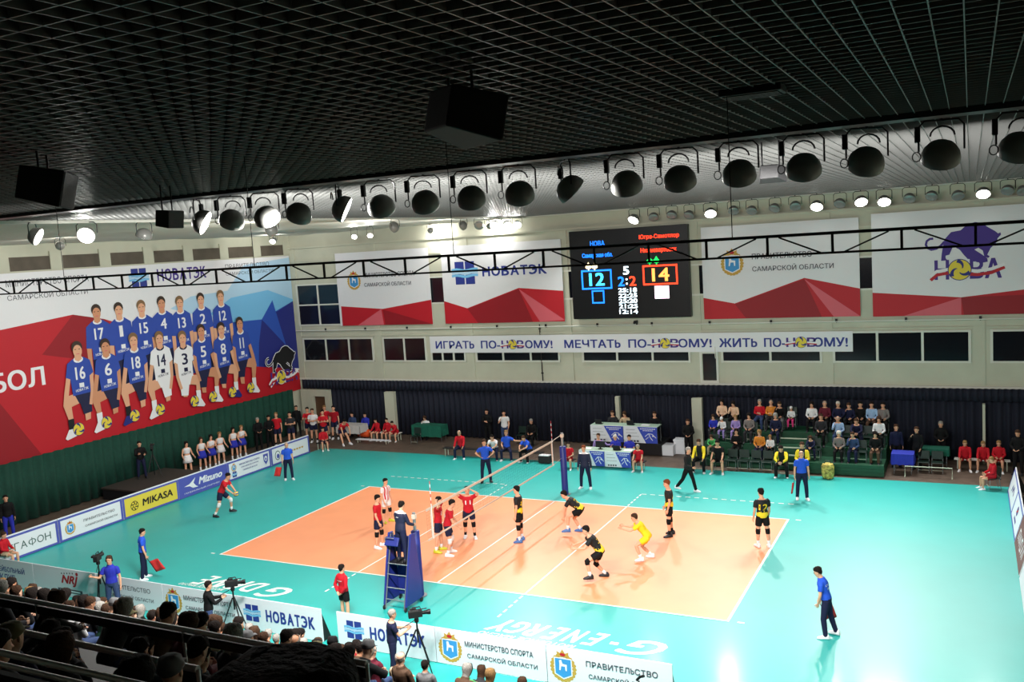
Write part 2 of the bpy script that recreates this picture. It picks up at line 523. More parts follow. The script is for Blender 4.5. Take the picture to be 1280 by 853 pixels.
# floor lettering, set to be read from the far side
p = Print((0, 0, 0), (-1, 0, 0), (0, -1, 0), .0025)
p.k = 1
p.text(M_line, 'G', -7.95, 6.25, -6.75, 7.12, bold=.03, shear=.5)
for i, ch in enumerate('ENERGY'):
    p.text(M_line, ch, -6.35 + i * .56, 6.22, -5.78 + i * .56, 6.98, bold=.03, shear=.5)
p.rect(M_line, -6.72, 6.6, -6.5, 6.74)
p.text(M_line, 'МОТОРНОЕ МАСЛО', -5.75, 7.1, -2.95, 7.28, bold=.02, shear=.3)
tag(p.build('floor_lettering'), 'white G-ENERGY lettering printed on the teal floor, right of the umpire stand', 'lettering')
p = Print((0, 0, 0), (-1, 0, 0), (0, -1, 0), .0025)
p.k = 1
p.text(M_line, 'G', 4.05, 6.28, 5.1, 7.1, bold=.03, shear=.5)
for ch, x, w_ in (('D', 5.15, .72), ('R', 5.78, .74), ('I', 6.45, .36), ('V', 6.75, .62), ('E', 7.2, .68)):
    p.text(M_line, ch, x, 6.18, x + w_, 6.95, bold=.03, shear=.5)
p.text(M_line, 'МОТОРНОЕ МАСЛО', 6.3, 6.98, 8.2, 7.14, bold=.02, shear=.3)
tag(p.build('floor_lettering'), 'white G-DRIVE lettering printed on the teal floor behind the black-clad cameraman', 'lettering')

# walls
struct(MB().bbox(LX - .3, RX + .3, WY, WY + .3, 0, CZ + 1.0, M_wall).build('wall_back'))
struct(MB().bbox(LX - .3, LX, -28, WY, 0, CZ + 1.0, M_wall).build('wall_left'))
struct(MB().bbox(RX, RX + .3, -28, WY, 0, CZ + 1.0, M_wall).build('wall_right'))
struct(MB().bbox(LX - .3, RX + .3, -29.2, -29, 0, CZ + 1.0, M_wall).build('wall_front'))
# ledges and pilasters of the back wall
mb = MB()
mb.bbox(LX, RX, WY - .22, WY, 10.72, 10.80, M_wall)
mb.bbox(LX, RX, WY - .10, WY, 9.95, 10.02, M_wall)
mb.bbox(LX, RX, WY - .06, WY, 5.55, 5.62, M_wall)
struct(mb.build('trim_1'))
mb = MB()
for x in (-20.62, -14.95, -9.05, -3.35, 3.25, 9.1, 15.05):
    mb.bbox(x - .22, x + .22, WY - .05, WY, 3.1, 10.7, M_wall)
struct(mb.build('trim_2'))
mb = MB()
mb.bbox(LX, RX, WY - .12, WY, 3.02, 3.12, M_frame)
struct(mb.build('trim_3'))
# pipe along the back wall
t = thing('wall_pipe', 'pale pipe running along the back wall above the ribbon of windows', 'pipe', (0, WY - .12, 5.93))
MB().tube([(LX + .1, 0, .0), (RX - .1, 0, .0)], .035, 8, M_frame).build('pipe', t, True)
for i in range(14):
    x = -18.5 + i * 2.8
    b = MB(); b.bbox(x - .02, x + .02, -.02, .12, -.05, .02, M_dark); b.build('bracket', t)
    b = MB(); b.bbox(x - .05, x + .05, -.05, .0, .02, .13, M_dark); b.build('clip', t)
# windows of the back wall
WN = [0]
def window(x0, x1, z0, z1, n=1, rows=1, y=WY):
    WN[0] += 1
    mb = MB()
    mb.bbox(x0, x1, y - .02, y - .004, z0, z1, M_glass)
    for i in range(n + 1):
        x = x0 + (x1 - x0) * i / n
        mb.bbox(x - .05, x + .05, y - .06, y, z0 - .05, z1 + .05, M_frame)
    for i in range(rows + 1):
        z = z0 + (z1 - z0) * i / rows
        mb.bbox(x0 - .05, x1 + .05, y - .055, y, z - .04, z + .04, M_frame)
    struct(mb.build('window_%d' % WN[0]))
for a in ((-20.3, -15.36, 3), (-14.63, -11.85, 2), (-11.5, -9.4, 3), (-8.7, -3.9, 3), (-2.6, 2.85, 3), (4.4, 8.8, 2), (9.35, 14.7, 3), (15.5, 19.4, 2)):
    window(a[0], a[1], 4.14, 5.44, a[2])
for a in ((-20.44, -17.4, 2), (-11.35, -10.2, 1), (-3.5, -2.6, 1), (2.75, 3.75, 1), (10.35, 11.1, 1)):
    window(a[0], a[1], 6.25 if a[0] < -12 else 7.3, 8.6 if a[0] < -12 else 8.7, a[2], 2 if a[0] < -12 else 1)
mb = MB()
mb.bbox(3.42, 4.12, WY - .03, WY - .004, 3.2, 5.44, M_glass)
for x in (3.38, 4.16):
    mb.bbox(x - .05, x + .05, WY - .07, WY, 3.12, 5.5, M_frame)
mb.bbox(3.38, 4.16, WY - .065, WY, 4.52, 4.64, M_frame); mb.bbox(3.38, 4.16, WY - .065, WY, 3.12, 3.24, M_frame)
o = struct(mb.build('door_1'))
hb = MB(); hb.tube([(4.1, WY - .1, 4.3), (4.1, WY - .16, 4.4), (4.1, WY - .16, 4.75), (4.1, WY - .1, 4.85)], .018, 6, M_frame); hb.build('door_handle', o, True)

# ceiling: open-cell lattice under a black void, plain sheet over the far left part
SX = -5.2
BY = -14.85
cell = .19
mb = MB()
for i in range(int((RX - SX) / cell) + 1):
    x = SX + i * cell
    mb.bbox(x - .0045, x + .0045, -28.2, 14.2, CZ, CZ + .075, M_grid)
for i in range(int((14.2 + 28.2) / cell) + 1):
    y = -28.2 + i * cell
    mb.bbox(SX if y > BY else LX, RX, y - .0045, y + .0045, CZ, CZ + .075, M_grid)
for i in range(int((SX - LX) / cell) + 1):
    x = LX + i * cell
    mb.bbox(x - .0045, x + .0045, -28.2, BY, CZ, CZ + .075, M_grid)
struct(mb.build('ceiling'))
struct(MB().bbox(LX - .3, RX + .3, -29, WY, CZ + .5, CZ + .6, M_plen).build('ceiling_void'))
# plain sheet, gently sagging between its battens
vs, fs = [], []
NX, NY = 26, 40
for j in range(NY + 1):
    for i in range(NX + 1):
        x = LX + (SX - LX) * i / NX; y = BY + .2 + (14.2 - BY - .2) * j / NY
        vs.append((x, y, CZ + .03 - .05 * abs(math.sin(PI * (y - BY) / 3.4)) - .03 * abs(math.sin(PI * (x - LX) / 2.6))))
for j in range(NY):
    for i in range(NX):
        a = j * (NX + 1) + i
        fs.append((a, a + 1, a + NX + 2, a + NX + 1))
mb = MB(); mb.add(vs, fs, M_sheet)
struct(mb.build('ceiling_sheet', smooth=True))
mb = MB()
mb.bbox(LX, RX, BY - .08, BY + .3, CZ - .06, CZ + .08, M_dark)
struct(mb.build('ceiling_beam'))
mb = MB()
mb.bbox(SX - .06, SX + .06, BY + .1, 14.2, CZ - .07, CZ + .03, M_frame)
mb.bbox(LX, RX, 14.1, WY, CZ - .05, CZ + .05, M_frame)
struct(mb.build('trim_4'))
# dark panels above the big picture on the left wall
mb = MB()
M_panel = mat('brown_wall_panel', (84, 76, 66), .7, var=.2, scale=1.5)
mb.bbox(LX, LX + .04, -14, 14.4, 10.42, 11.0, M_panel)
for i in range(12):
    mb.bbox(LX, LX + .08, -13.6 + i * 2.5, -13.0 + i * 2.5, 10.42, 11.2, M_wall)
struct(mb.build('trim_5'))

# curtains
def curtain(name, a, b, z0, z1, m, pitch=.32, amp=.07, nz=1):
    a, b = V(a + (0,)), V(b + (0,))
    d = (b - a); L = d.length; d.normalize()
    n_ = V((-d.y, d.x, 0))
    k = int(L / pitch * 6)
    vs, fs = [], []
    rr = random.Random(3)
    ph = 0
    for i in range(k + 1):
        ph += rr.uniform(.7, 1.3) * 2 * PI / 6
        q_ = a + d * (L * i / k) + n_ * (amp * math.sin(ph))
        vs += [(q_.x, q_.y, z0), (q_.x, q_.y, z1)]
    for i in range(k):
        fs.append((2 * i, 2 * i + 2, 2 * i + 3, 2 * i + 1))
    mb = MB(); mb.add(vs, fs, m)
    o = mb.build(name, smooth=True)
    so = o.modifiers.new('cloth', 'SOLIDIFY'); so.thickness = .015
    return o
tag(curtain('curtain', (-18.5, 14.25), (RX - .1, 14.25), .03, 3.03, M_curt), 'dark navy stage curtain hanging along the back wall below the windows', 'curtain')
tag(curtain('curtain_valance', (-20.4, 14.08), (RX - .1, 14.08), 2.55, 3.08, M_curt, .25, .05), 'navy pelmet curtain along the top of the long back curtain', 'curtain')
tag(curtain('curtain', (-20.55, -16), (-20.55, 13.3), .03, 2.62, M_gcurt, .5, .08), 'dark green curtain hanging under the big team picture on the left', 'curtain')
for i, (x, wd, h) in enumerate(((-14.05, .62, 2.5), (-.66, .2, 2.5), (3.28, .48, 2.5), (15.19, .1, 2.5))):
    struct(MB().bbox(x - wd / 2, x + wd / 2, 13.72, 13.96, 0, h, M_wall).build('pillar_%d' % (i + 1)))
mb = MB()
mb.bbox(-20.5, -19.6, 14.0, 14.2, 0, 2.5, M_wall); mb.bbox(-18.75, -18.4, 14.0, 14.2, 0, 2.5, M_wall); mb.bbox(-19.6, -18.75, 14.0, 14.2, 2.1, 2.5, M_wall)
mb.bbox(-19.6, -18.75, 14.18, 14.2, 0, 2.1, mat('brown_door', (86, 62, 44), .5))
struct(mb.build('door_2'))

# the stand on the near side: stepped tiers
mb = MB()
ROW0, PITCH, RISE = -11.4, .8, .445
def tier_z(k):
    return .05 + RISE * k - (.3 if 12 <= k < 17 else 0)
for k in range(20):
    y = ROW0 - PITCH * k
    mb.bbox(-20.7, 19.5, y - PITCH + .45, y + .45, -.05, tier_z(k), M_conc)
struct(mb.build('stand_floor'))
# ---------------------------------------------------------------- the big team picture on the left wall
p = Print((LX + .05, 0, 0), (0, 1, 0), (0, 0, 1), .0012)
PU0, PU1, PV0, PV1 = -9.0, 14.35, 2.45, 10.35
p.slab(M_vinyl, PU0, PV0, PU1, PV1, .04)
p.poly(M_red, [(PU0, PV0), (PU1, PV0), (PU1, 3.6), (10.5, 4.6), (1.3, 8.0), (-.29, 8.36), (-3.9, 8.05), (PU0, 7.4)])
p.poly(M_skyp, [(9.2, 8.7), (10.6, 10.0), (PU1, 10.25), (PU1, 7.6), (11.6, 6.9), (8.4, 7.2), (5.2, 8.1), (6.6, 8.6)])
p.up()
p.poly(M_red_dark, [(PU0, PV0), (-2.5, PV0), (-4.2, 5.2), (PU0, 4.2)])
p.poly(M_red_dark, [(-.29, 8.36), (1.3, 8.0), (5, 5), (-2.0, 6.8)])
p.poly(M_sky, [(9.4, 8.3), (12.3, 8.5), (PU1, 7.8), (PU1, 7.4), (11.6, 6.9), (8.9, 7.0), (7.8, 7.6)])
p.poly(M_blue, [(2.0, 7.4), (8.9, 7.0), (11.6, 6.9), (PU1, 7.7), (PU1, 3.7), (10.5, 4.4), (4.5, 4.8)])
p.up()
p.poly(M_deep, [(11.6, 6.9), (13.0, 7.25), (PU1, 7.7), (PU1, 3.7), (11.0, 4.3), (11.2, 5.6)])
p.poly(M_blue, [(11.6, 6.9), (12.6, 7.9), (13.4, 5.2)])
p.up()
p.text(M_white, 'ВОЛЕЙБОЛ', -8.6, 5.5, -2.0, 6.55, bold=.03)
p.text(M_text, 'МИНИСТЕРСТВО СПОРТА', -3.25, 9.78, .72, 10.08, bold=.005)
p.text(M_text, 'САМАРСКОЙ ОБЛАСТИ', -3.25, 9.22, .6, 9.5, bold=.005)
p.text(M_purple, 'НОВАТЭК', 4.6, 9.5, 7.8, 10.1, bold=.03)
p.text(M_text, 'ПРАВИТЕЛbСТВО', 9.2, 9.86, 12.6, 10.1, bold=.005)
p.text(M_text, 'САМАРСКОЙ ОБЛАСТИ', 9.2, 9.5, 12.9, 9.72, bold=.005)
emblem(p, -4.0, 9.6, 1.1)
gas_logo(p, 3.5, 9.75, .9)
p.up()
for u, top, num, h_, sk in ((.91, 8.72, '17', M_hair_p, M_skin_p2), (2.12, 8.70, '1', M_hair_p, M_skin_p), (3.42, 8.70, '15', M_fair_p, M_skin_p), (4.64, 8.78, '4', M_hair_p, M_skin_p2),
                            (5.79, 8.70, '13', M_fair_p, M_skin_p), (7.19, 8.75, '2', M_hair_p, M_skin_p), (8.59, 8.78, '12', M_fair_p, M_skin_p)):
    printed_back_row(p, u, top, num, h_, sk)
p.up()
for u, top, num, h_, sk, wh, fl in ((-.33, 7.18, '16', M_hair_p, M_skin_p, False, 1), (1.13, 7.12, '6', M_hair_p, M_skin_p2, False, 1), (2.7, 7.2, '18', M_fair_p, M_skin_p, False, 1),
                                    (4.22, 7.1, '14', M_fair_p, M_skin_p, True, 1), (5.66, 6.95, '3', M_fair_p, M_skin_p, True, -1), (6.92, 7.15, '5', M_hair_p, M_skin_p2, False, -1),
                                    (8.31, 7.1, '8', M_hair_p, M_skin_p, False, -1), (9.69, 7.24, '11', M_hair_p, M_skin_p2, False, -1)):
    printed_front_row(p, u, top, num, h_, sk, wh, fl)
p.up()
panther(p, 12.75, 4.15, 2.1, M_black, M_white)
tag(p.build('team_banner'), 'huge red and blue team photo banner with kneeling volleyball players on the left wall', 'banner')

# ---------------------------------------------------------------- four banners of the back wall
def wall_banner(u0, u1, v0, v1, label, draw):
    p = Print((0, WY - .14, 0), (1, 0, 0), (0, 0, 1), .003)
    p.slab(M_vinyl, u0, v0, u1, v1, .03)
    draw(p)
    return tag(p.build('wall_banner'), label, 'banner')
def d1(p):
    facets(p, -17.25, -11.2, 6.18, [(-17.25, 7.3), (-14.4, 7.08), (-11.2, 7.5)])
    p.poly(M_red_pale, [(-16.2, 6.18), (-14.4, 6.18), (-14.5, 7.08)]); p.poly(M_red_dark, [(-14.4, 7.05), (-14.3, 6.18), (-11.2, 6.18)]); p.up()
    emblem(p, -16.2, 8.75, 1.1)
    p.text(M_text, 'МИНИСТЕРСТВО СПОРТА', -15.5, 8.85, -12.15, 9.12, bold=.012)
    p.text(M_text, 'САМАРСКОЙ ОБЛАСТИ', -15.5, 8.35, -12.4, 8.62, bold=.012)
wall_banner(-17.4, -11.2, 6.18, 10.3, 'white ministry of sport banner with red foot, leftmost on the back wall', d1)
def d2(p):
    facets(p, -10.4, -3.42, 6.18, [(-10.4, 7.4), (-9.0, 6.98), (-5.9, 7.95), (-3.42, 7.72)])
    p.poly(M_red_dark, [(-9.0, 6.95), (-8.4, 6.18), (-5.2, 6.18), (-5.9, 7.9)]); p.poly(M_red_pale, [(-5.9, 7.9), (-3.42, 6.25), (-4.8, 6.18)]); p.up()
    gas_logo(p, -9.0, 8.85, 1.2)
    p.text(M_navy, 'НОВАТЭК', -7.95, 8.62, -4.25, 9.12, bold=.045)
wall_banner(-10.4, -3.42, 6.18, 10.3, 'white sponsor banner with blue square logo left of the scoreboard', d2)
def d3(p):
    facets(p, 3.66, 10.5, 6.15, [(3.66, 7.15), (5.1, 6.85), (8.2, 7.9), (10.5, 7.35)])
    p.poly(M_red_dark, [(5.1, 6.82), (5.6, 6.15), (8.9, 6.15), (8.2, 7.85)]); p.poly(M_red_pale, [(8.2, 7.85), (10.5, 6.15), (9.4, 6.15)]); p.up()
    emblem(p, 5.05, 8.75, 1.25)
    p.text(M_text, 'ПРАВИТЕЛbСТВО', 5.95, 8.82, 8.55, 9.08, bold=.012)
    p.text(M_text, 'САМАРСКОЙ ОБЛАСТИ', 5.95, 8.28, 9.45, 8.56, bold=.012)
wall_banner(3.66, 10.5, 6.15, 10.4, 'white regional government banner with coat of arms right of the scoreboard', d3)
def d4(p):
    facets(p, 11.0, 17.6, 6.12, [(11.0, 7.15), (14.4, 6.85), (17.6, 7.2)])
    p.poly(M_red_pale, [(12.2, 6.12), (14.4, 6.12), (14.4, 6.85)]); p.poly(M_red_dark, [(14.4, 6.85), (14.5, 6.12), (17.6, 6.12), (17.6, 6.9)]); p.up()
    panther(p, 14.55, 8.75, 2.3, M_purple)
wall_banner(11.0, 17.6, 6.12, 10.5, 'white club banner with purple prowling panther, rightmost on the back wall', d4)
# slogan
p = Print((0, WY - .11, 0), (1, 0, 0), (0, 0, 1), .003)
p.slab(M_vinyl, -11.5, 4.6, 10.15, 5.5, .03)
tx = [('ИГРАТЬ', -11.2, -8.6), ('ПО-', -8.3, -7.0), ('ОМУ!', -5.55, -3.75), ('МЕЧТАТЬ', -2.5, .65) if False else ('МЕЧТАТЬ', -3.35, .05), ('ПО-', .4, 1.65), ('ОМУ!', 2.95, 4.7) if False else ('ОМУ!', 2.9, 4.55),
      ('ЖИТЬ', 5.0, 6.45), ('ПО-', 6.75, 7.85), ('ОМУ!', 8.55, 9.9)]
tx = [('ИГРАТb', -11.15, -8.75), ('ПО-', -8.35, -7.2), ('ОМУ!', -5.75, -4.2), ('МЕЧТАТb', -3.55, -.55), ('ПО-', -.15, 1.0), ('ОМУ!', 2.35, 3.95), ('ЖИТb', 4.3, 6.05), ('ПО-', 6.35, 7.3), ('ОМУ!', 8.5, 9.95)]
for t_, a, b in tx:
    p.text(M_navy, t_, a, 4.82, b, 5.24, bold=.04)
for c in (-6.5, 1.68, 7.95):
    p.text(M_purple, 'Н', c - .62, 4.82, c - .22, 5.24, bold=.05); p.text(M_purple, 'В', c + .28, 4.82, c + .68, 5.24, bold=.05)
p.up()
for c in (-6.5, 1.68, 7.95):
    p.stroke(M_white, [(c - .68, 4.98), (c - .2, 5.06), (c + .7, 5.0)], .07); p.stroke(M_red, [(c - .68, 4.92), (c - .2, 5.0), (c + .7, 4.94)], .05)
p.up()
for c in (-6.5, 1.68, 7.95):
    swirl_ball(p, c + .03, 5.03, .24, M_deep)
tag(p.build('slogan_banner'), 'long narrow white slogan banner with blue lettering across the windows', 'banner')

# ---------------------------------------------------------------- scoreboard
t = thing('scoreboard', 'black electronic scoreboard showing 12 and 14 on the back wall', 'scoreboard', (0, 0, 0))
MB().bbox(-2.85, 3.1, WY - .38, WY - .06, 6.3, 10.62, mat('scoreboard_black', (12, 13, 17), .35)).build('case', t, bevel=.02)
E_cy = mat('lit_cyan', (60, 190, 255), .5, emit=2.2)
E_bl = mat('lit_blue', (20, 120, 255), .5, emit=2.0)
E_re = mat('lit_red', (255, 60, 30), .5, emit=2.2)
E_or = mat('lit_orange', (255, 150, 70), .5, emit=2.2)
E_gr = mat('lit_green', (20, 220, 90), .5, emit=1.8)
E_wh = mat('lit_white', (225, 245, 255), .5, emit=2.6)
E_pk = mat('lit_pink', (255, 220, 240), .5, emit=2.4)
E_cr = mat('lit_cream', (255, 230, 180), .5, emit=1.8)
def led(name, fn):
    p = Print((0, WY - .385, 0), (1, 0, 0), (0, 0, 1), .003); p.k = 1; fn(p); p.build(name, t)
def frame(p, m, u0, v0, u1, v1, wd):
    p.rect(m, u0, v0, u1, v0 + wd); p.rect(m, u0, v1 - wd, u1, v1); p.rect(m, u0, v0, u0 + wd, v1); p.rect(m, u1 - wd, v0, u1, v1)
led('team_name', lambda p: p.text(E_bl, 'НОВА', -1.75, 9.85, -1.0, 10.1, bold=.02))
led('team_region', lambda p: (p.text(E_bl, 'Самарская обл.', -2.2, 9.25, -.62, 9.52, bold=.03)))
led('team_name', lambda p: p.text(E_re, 'Югра-Самотлор', .75, 10.0, 2.7, 10.25, bold=.02))
led('team_region', lambda p: (p.text(E_re, 'Нижневартовск', .8, 9.35, 2.55, 9.62, bold=.03)))
def marks(m_, cs, z):
    def f(p):
        for c in cs:
            p.poly(m_, [(c - .15, z), (c + .15, z), (c, z + .24)]); p.ell(m_, c - .07, z, .09, .09, 10); p.ell(m_, c + .07, z, .09, .09, 10); p.rect(m_, c - .03, z - .16, c + .03, z)
    return f
led('timeout_mark', marks(E_cr, (-1.9, -1.58), 8.85)); led('timeout_mark', marks(E_gr, (1.22, 1.55), 8.98))
led('home_score', lambda p: (frame(p, E_bl, -2.3, 7.75, -.72, 8.7, .08), p.text(E_cy, '12', -1.9, 7.92, -1.1, 8.55, bold=.04)))
led('home_box', lambda p: frame(p, E_bl, -1.8, 7.05, -1.15, 7.7, .07))
led('guest_score', lambda p: (frame(p, E_re, .85, 7.85, 2.55, 8.8, .08), p.text(E_or, '14', 1.3, 8.02, 2.15, 8.65, bold=.04)))
led('guest_box', lambda p: p.rect(E_pk, 1.4, 7.2, 2.1, 7.8))
led('set_number', lambda p: p.text(E_wh, '5', -.13, 8.4, .17, 8.8, bold=.05))
led('set_count', lambda p: (p.text(E_bl, '2', -.42, 7.85, -.08, 8.32, bold=.04), p.text(E_wh, ':', -.02, 7.92, .08, 8.22, bold=.05), p.text(E_re, '2', .16, 7.85, .5, 8.32, bold=.04)))
led('set_scores', lambda p: [p.text(E_wh, t_, -.42, 7.55 - i * .26, .52, 7.76 - i * .26, bold=.07) for i, t_ in enumerate(('25:18', '22:25', '25:20', '21:25', '12:14'))])


t = thing('security_camera', 'small dark camera fixed to the wall pipe just below the scoreboard', 'camera', (.35, WY - .3, 6.05))
MB().box((0, 0, .05), (.14, .3, .14), M_dark, RX_(-.4) if False else None).build('body', t, bevel=.02)
MB().lathe([(.05, 0), (.06, .08), (.05, .1)], 12, M_black, (0, -.15, .05), (0, -1, -.3)).build('lens', t, True)
MB().bbox(-.02, .02, .1, .24, -.1, .06, M_dark).build('bracket', t)
t = thing('drain_pipe', 'dark vertical pipe on the back wall below the blue square logo banner', 'pipe', (-4.9, WY - .04, 3.1))
MB().tube([(0, 0, 0), (0, 0, 2.95)], .03, 8, M_dark).build('pipe', t, True)
for z in (.4, 1.6, 2.7):
    MB().bbox(-.06, .06, -.035, .04, z, z + .05, M_dark).build('clamp', t)

# ---------------------------------------------------------------- courtside advertising boards
M_brd = mat('board_white', (222, 224, 230), .45)
def board(O, U, L, H, label, draw, frame_m=None, lean=.0, foot=True, name='advertising_board'):
    U = V(U); Vv = V((0, 0, 1))
    N = U.cross(Vv)
    root = thing(name, label, 'advertising board', O)
    p = Print((0, 0, 0), U, (Vv - N * lean).normalized(), .002)
    p.slab(M_brd, 0.01, .02, L - .01, H, .03)
    if frame_m:
        p.rect(frame_m, .01, .02, L - .01, .10); p.rect(frame_m, .01, H - .13, L - .01, H - .05); p.rect(frame_m, .01, .02, .11, H - .05); p.rect(frame_m, L - .11, .02, L - .01, H - .05)
        p.up()
    draw(p, L, H)
    p.build('panel', root)
    if foot:
        for d in (.05, L - .05):
            b = MB()
            a = U * d
            tri = [a - N * (.03 + lean * .9) + V((0, 0, H * .95 - .02)), a - N * .03 + V((0, 0, 0)), a - N * (.38 + lean) + V((0, 0, 0))]
            b.add([q_ - U * .012 for q_ in tri] + [q_ + U * .012 for q_ in tri], [(0, 1, 2), (5, 4, 3), (0, 3, 4, 1), (1, 4, 5, 2), (2, 5, 3, 0)], mat('board_brace', (22, 22, 24), .6))
            b.build('brace', root)
    return root
def cap2(p, a, b, u0, u1, m=M_navy, v=(.56, .70, .3, .44)):
    p.text(m, a, u0, v[0], u1, v[1], bold=.012); p.text(m, b, u0 + .05, v[2], u1 + .1, v[3], bold=.012)
# left row (faces +x)
def b_mega(p, L, H): p.text(M_green_t, 'МЕГАФОН', .55, .32, 2.62, .6, bold=.0)
def b_gov(p, L, H):
    emblem(p, .5, .48, .55); cap2(p, 'ПРАВИТЕЛbСТВО', 'САМАРСКОЙ ОБЛАСТИ', 1.1, 2.55, M_text, (.52, .62, .3, .4))
def b_mika(p, L, H):
    p.rect(mat('board_yellow', (218, 196, 70), .45), .1, .1, L - .1, H - .13); p.up()
    p.ell(M_black, .58, .45, .2, .2, 22); p.up(); p.ell(M_yel, .58, .45, .17, .17, 22); p.up()
    for i in range(6):
        a = i * 1.047
        p.stroke(M_black, [(.58 + .05 * math.cos(a), .45 + .05 * math.sin(a)), (.58 + .11 * math.cos(a + .5), .45 + .11 * math.sin(a + .5)), (.58 + .17 * math.cos(a + .7), .45 + .17 * math.sin(a + .7))], .045)
    p.text(M_black, 'MIKASA', .98, .32, 2.6, .62, bold=.045, shear=.1)
def b_mizu(p, L, H):
    p.rect(M_maz, .0, .02, L, H - .05); p.up()
    p.poly(M_white, [(.3, .5), (.62, .55), (1.0, .78), (.86, .55), (.98, .4), (1.12, .32), (.8, .34), (.62, .46)])
    p.text(M_white, 'Mizuno', 1.15, .4, 2.6, .72, bold=.05, shear=.3)
    p.text(M_white, 'ГЕНЕРАЛЬНЫЙ ПАРТНЁР', .3, .16, 2.4, .24, bold=.01)
def b_min(p, L, H):
    emblem(p, .42, .62, .4); gas_logo(p, .42, .28, .26)
    for i, t_ in enumerate(('МИНИСТЕРСТВО СПОРТА', 'И МОЛОДЁЖНОЙ ПОЛИТИКИ', 'САМАРСКОЙ ОБЛАСТИ')):
        p.text(M_navy, t_, .78 + .1 * i, .62 - .15 * i, 2.15 - .1 * i, .70 - .15 * i, bold=.02)
    p.poly(M_maz, [(2.4, .75), (2.75, .75), (2.72, .4), (2.57, .22), (2.43, .4)]); p.up(); p.ell(M_white, 2.57, .52, .1, .13, 14); p.up(); p.ell(M_maz, 2.57, .5, .05, .07, 10)
def b_last(p, L, H):
    p.ell(M_green_t, .5, .46, .2, .24, 20); p.up(); p.ell(M_white, .5, .46, .16, .2, 20); p.up(); p.ell(M_maz, .52, .42, .1, .12, 14)
    [p.rect(M_gold, .9 + .2 * i, .42, 1.04 + .2 * i, .5) for i in range(8)]
LB = [(-8.35, b_mega, 'white board with grey-green telecom lettering beside the seated ball kid'),
      (-5.4, b_gov, 'white board with regional coat of arms, next to the yellow board'),
      (-2.45, b_mika, 'yellow courtside board with black ball emblem and lettering'),
      (.5, b_mizu, 'violet-blue sports brand board behind the serving player'),
      (3.45, b_min, 'white board with three lines of blue text and violet crest'),
      (6.4, b_last, 'white board with round badge at the far end of the left row')]
for y, d, l in LB:
    board((-16.25, y, 0), (0, 1, 0), 2.95, .97, l, d, M_maz)
# near row (faces the stand)
YB = -9.1
def n_club(p, L, H): p.text(M_navy, 'ВОЛЕЙБОЛbНЫЙ', L - 2.2, .5, L - .45, .72, bold=.02); p.text(M_navy, 'КЛУБ', L - 1.75, .2, L - .95, .42, bold=.02)
def n_nrj(p, L, H):
    p.text(M_red, 'NRJ', 1.35, .36, 2.15, .72, bold=.05, shear=.35); p.ell(M_red, 2.12, .8, .06, .06, 12)
    for i in range(5): p.ell(M_text, 1.4 + .13 * i, .76 + .012 * i, .025, .03, 8)
    p.rect(M_text, 1.15, .14, 2.3, .27); p.up(); p.rect(M_white, 1.25, .18, 2.2, .23)
def n_gov(p, L, H): cap2(p, 'ПРАВИТЕЛbСТВО', 'САМАРСКОЙ ОБЛАСТИ', .5, 2.35, M_text, (.56, .70, .28, .42))
def n_min(p, L, H):
    emblem(p, .42, .48, .8); cap2(p, 'МИНИСТЕРСТВО СПОРТА', 'САМАРСКОЙ ОБЛАСТИ', .85, 2.7, M_text, (.56, .70, .28, .42))
def n_gas(p, L, H): gas_logo(p, .55, .5, .48); p.text(M_navy, 'НОВАТЭК', 1.05, .32, 2.75, .66, bold=.045)
def n_gov2(p, L, H):
    emblem(p, .42, .48, .8); cap2(p, 'ПРАВИТЕЛbСТВО', 'САМАРСКОЙ ОБЛАСТИ', 1.0, 2.7, M_text, (.56, .70, .28, .42))
NBD = [(-15.45, n_club, 'white near board with blue club lettering at the left edge'),
       (-12.5, n_nrj, 'white near board with red radio logo beside the headset cameraman'),
       (-9.5, n_gov, 'white near board with grey two-line government text'),
       (-6.62, n_min, 'white near board with coat of arms behind the black-clad cameraman'),
       (-3.72, n_gas, 'white near board with blue square logo ending at the gap'),
       (-.22, n_gas, 'white near board with blue square logo right of the gap'),
       (2.82, n_min, 'white near board with coat of arms right of the bearded cameraman'),
       (5.86, n_gov2, 'rightmost near board with coat of arms and government text'),
       (8.9, n_gas, 'near board cut by the bottom edge of the picture')]
for i, (x, d, l) in enumerate(NBD[:8]):
    nx = NBD[i + 1][0] if i != 4 else -.72
    board((x, YB, 0), (1, 0, 0), nx - x, .93, l, d)
# right row (faces -x)
def r_a(p, L, H): p.stroke(M_purple, [(1.05, .35), (1.25, .6), (1.45, .42), (1.7, .66), (1.95, .4)], .1)
def r_b(p, L, H):
    p.ell(M_purple, 1.4, .58, .2, .16, 14); p.rect(M_purple, 1.05, .24, 1.8, .33); p.up(); p.stroke(M_red, [(1.2, .5), (1.6, .66)], .06)
def r_c(p, L, H):
    p.rect(mat('board_maroon', (120, 66, 62), .5), 0.01, .02, L - .01, H); p.up(); [p.stroke(M_white, q_, .09) for q_ in ([(.45, .3), (.45, .62), (.7, .62), (.7, .3)], [(.9, .3), (.9, .62), (1.15, .3), (1.15, .62)], [(1.4, .62), (1.35, .45), (1.4, .3), (1.65, .3), (1.65, .62), (1.4, .62)], [(1.85, .3), (2.0, .62), (2.15, .3)], [(2.35, .3), (2.35, .62), (2.6, .62)])]
def r_d(p, L, H): p.stroke(M_maz, [(.6, .45), (2.3, .5)], .12)
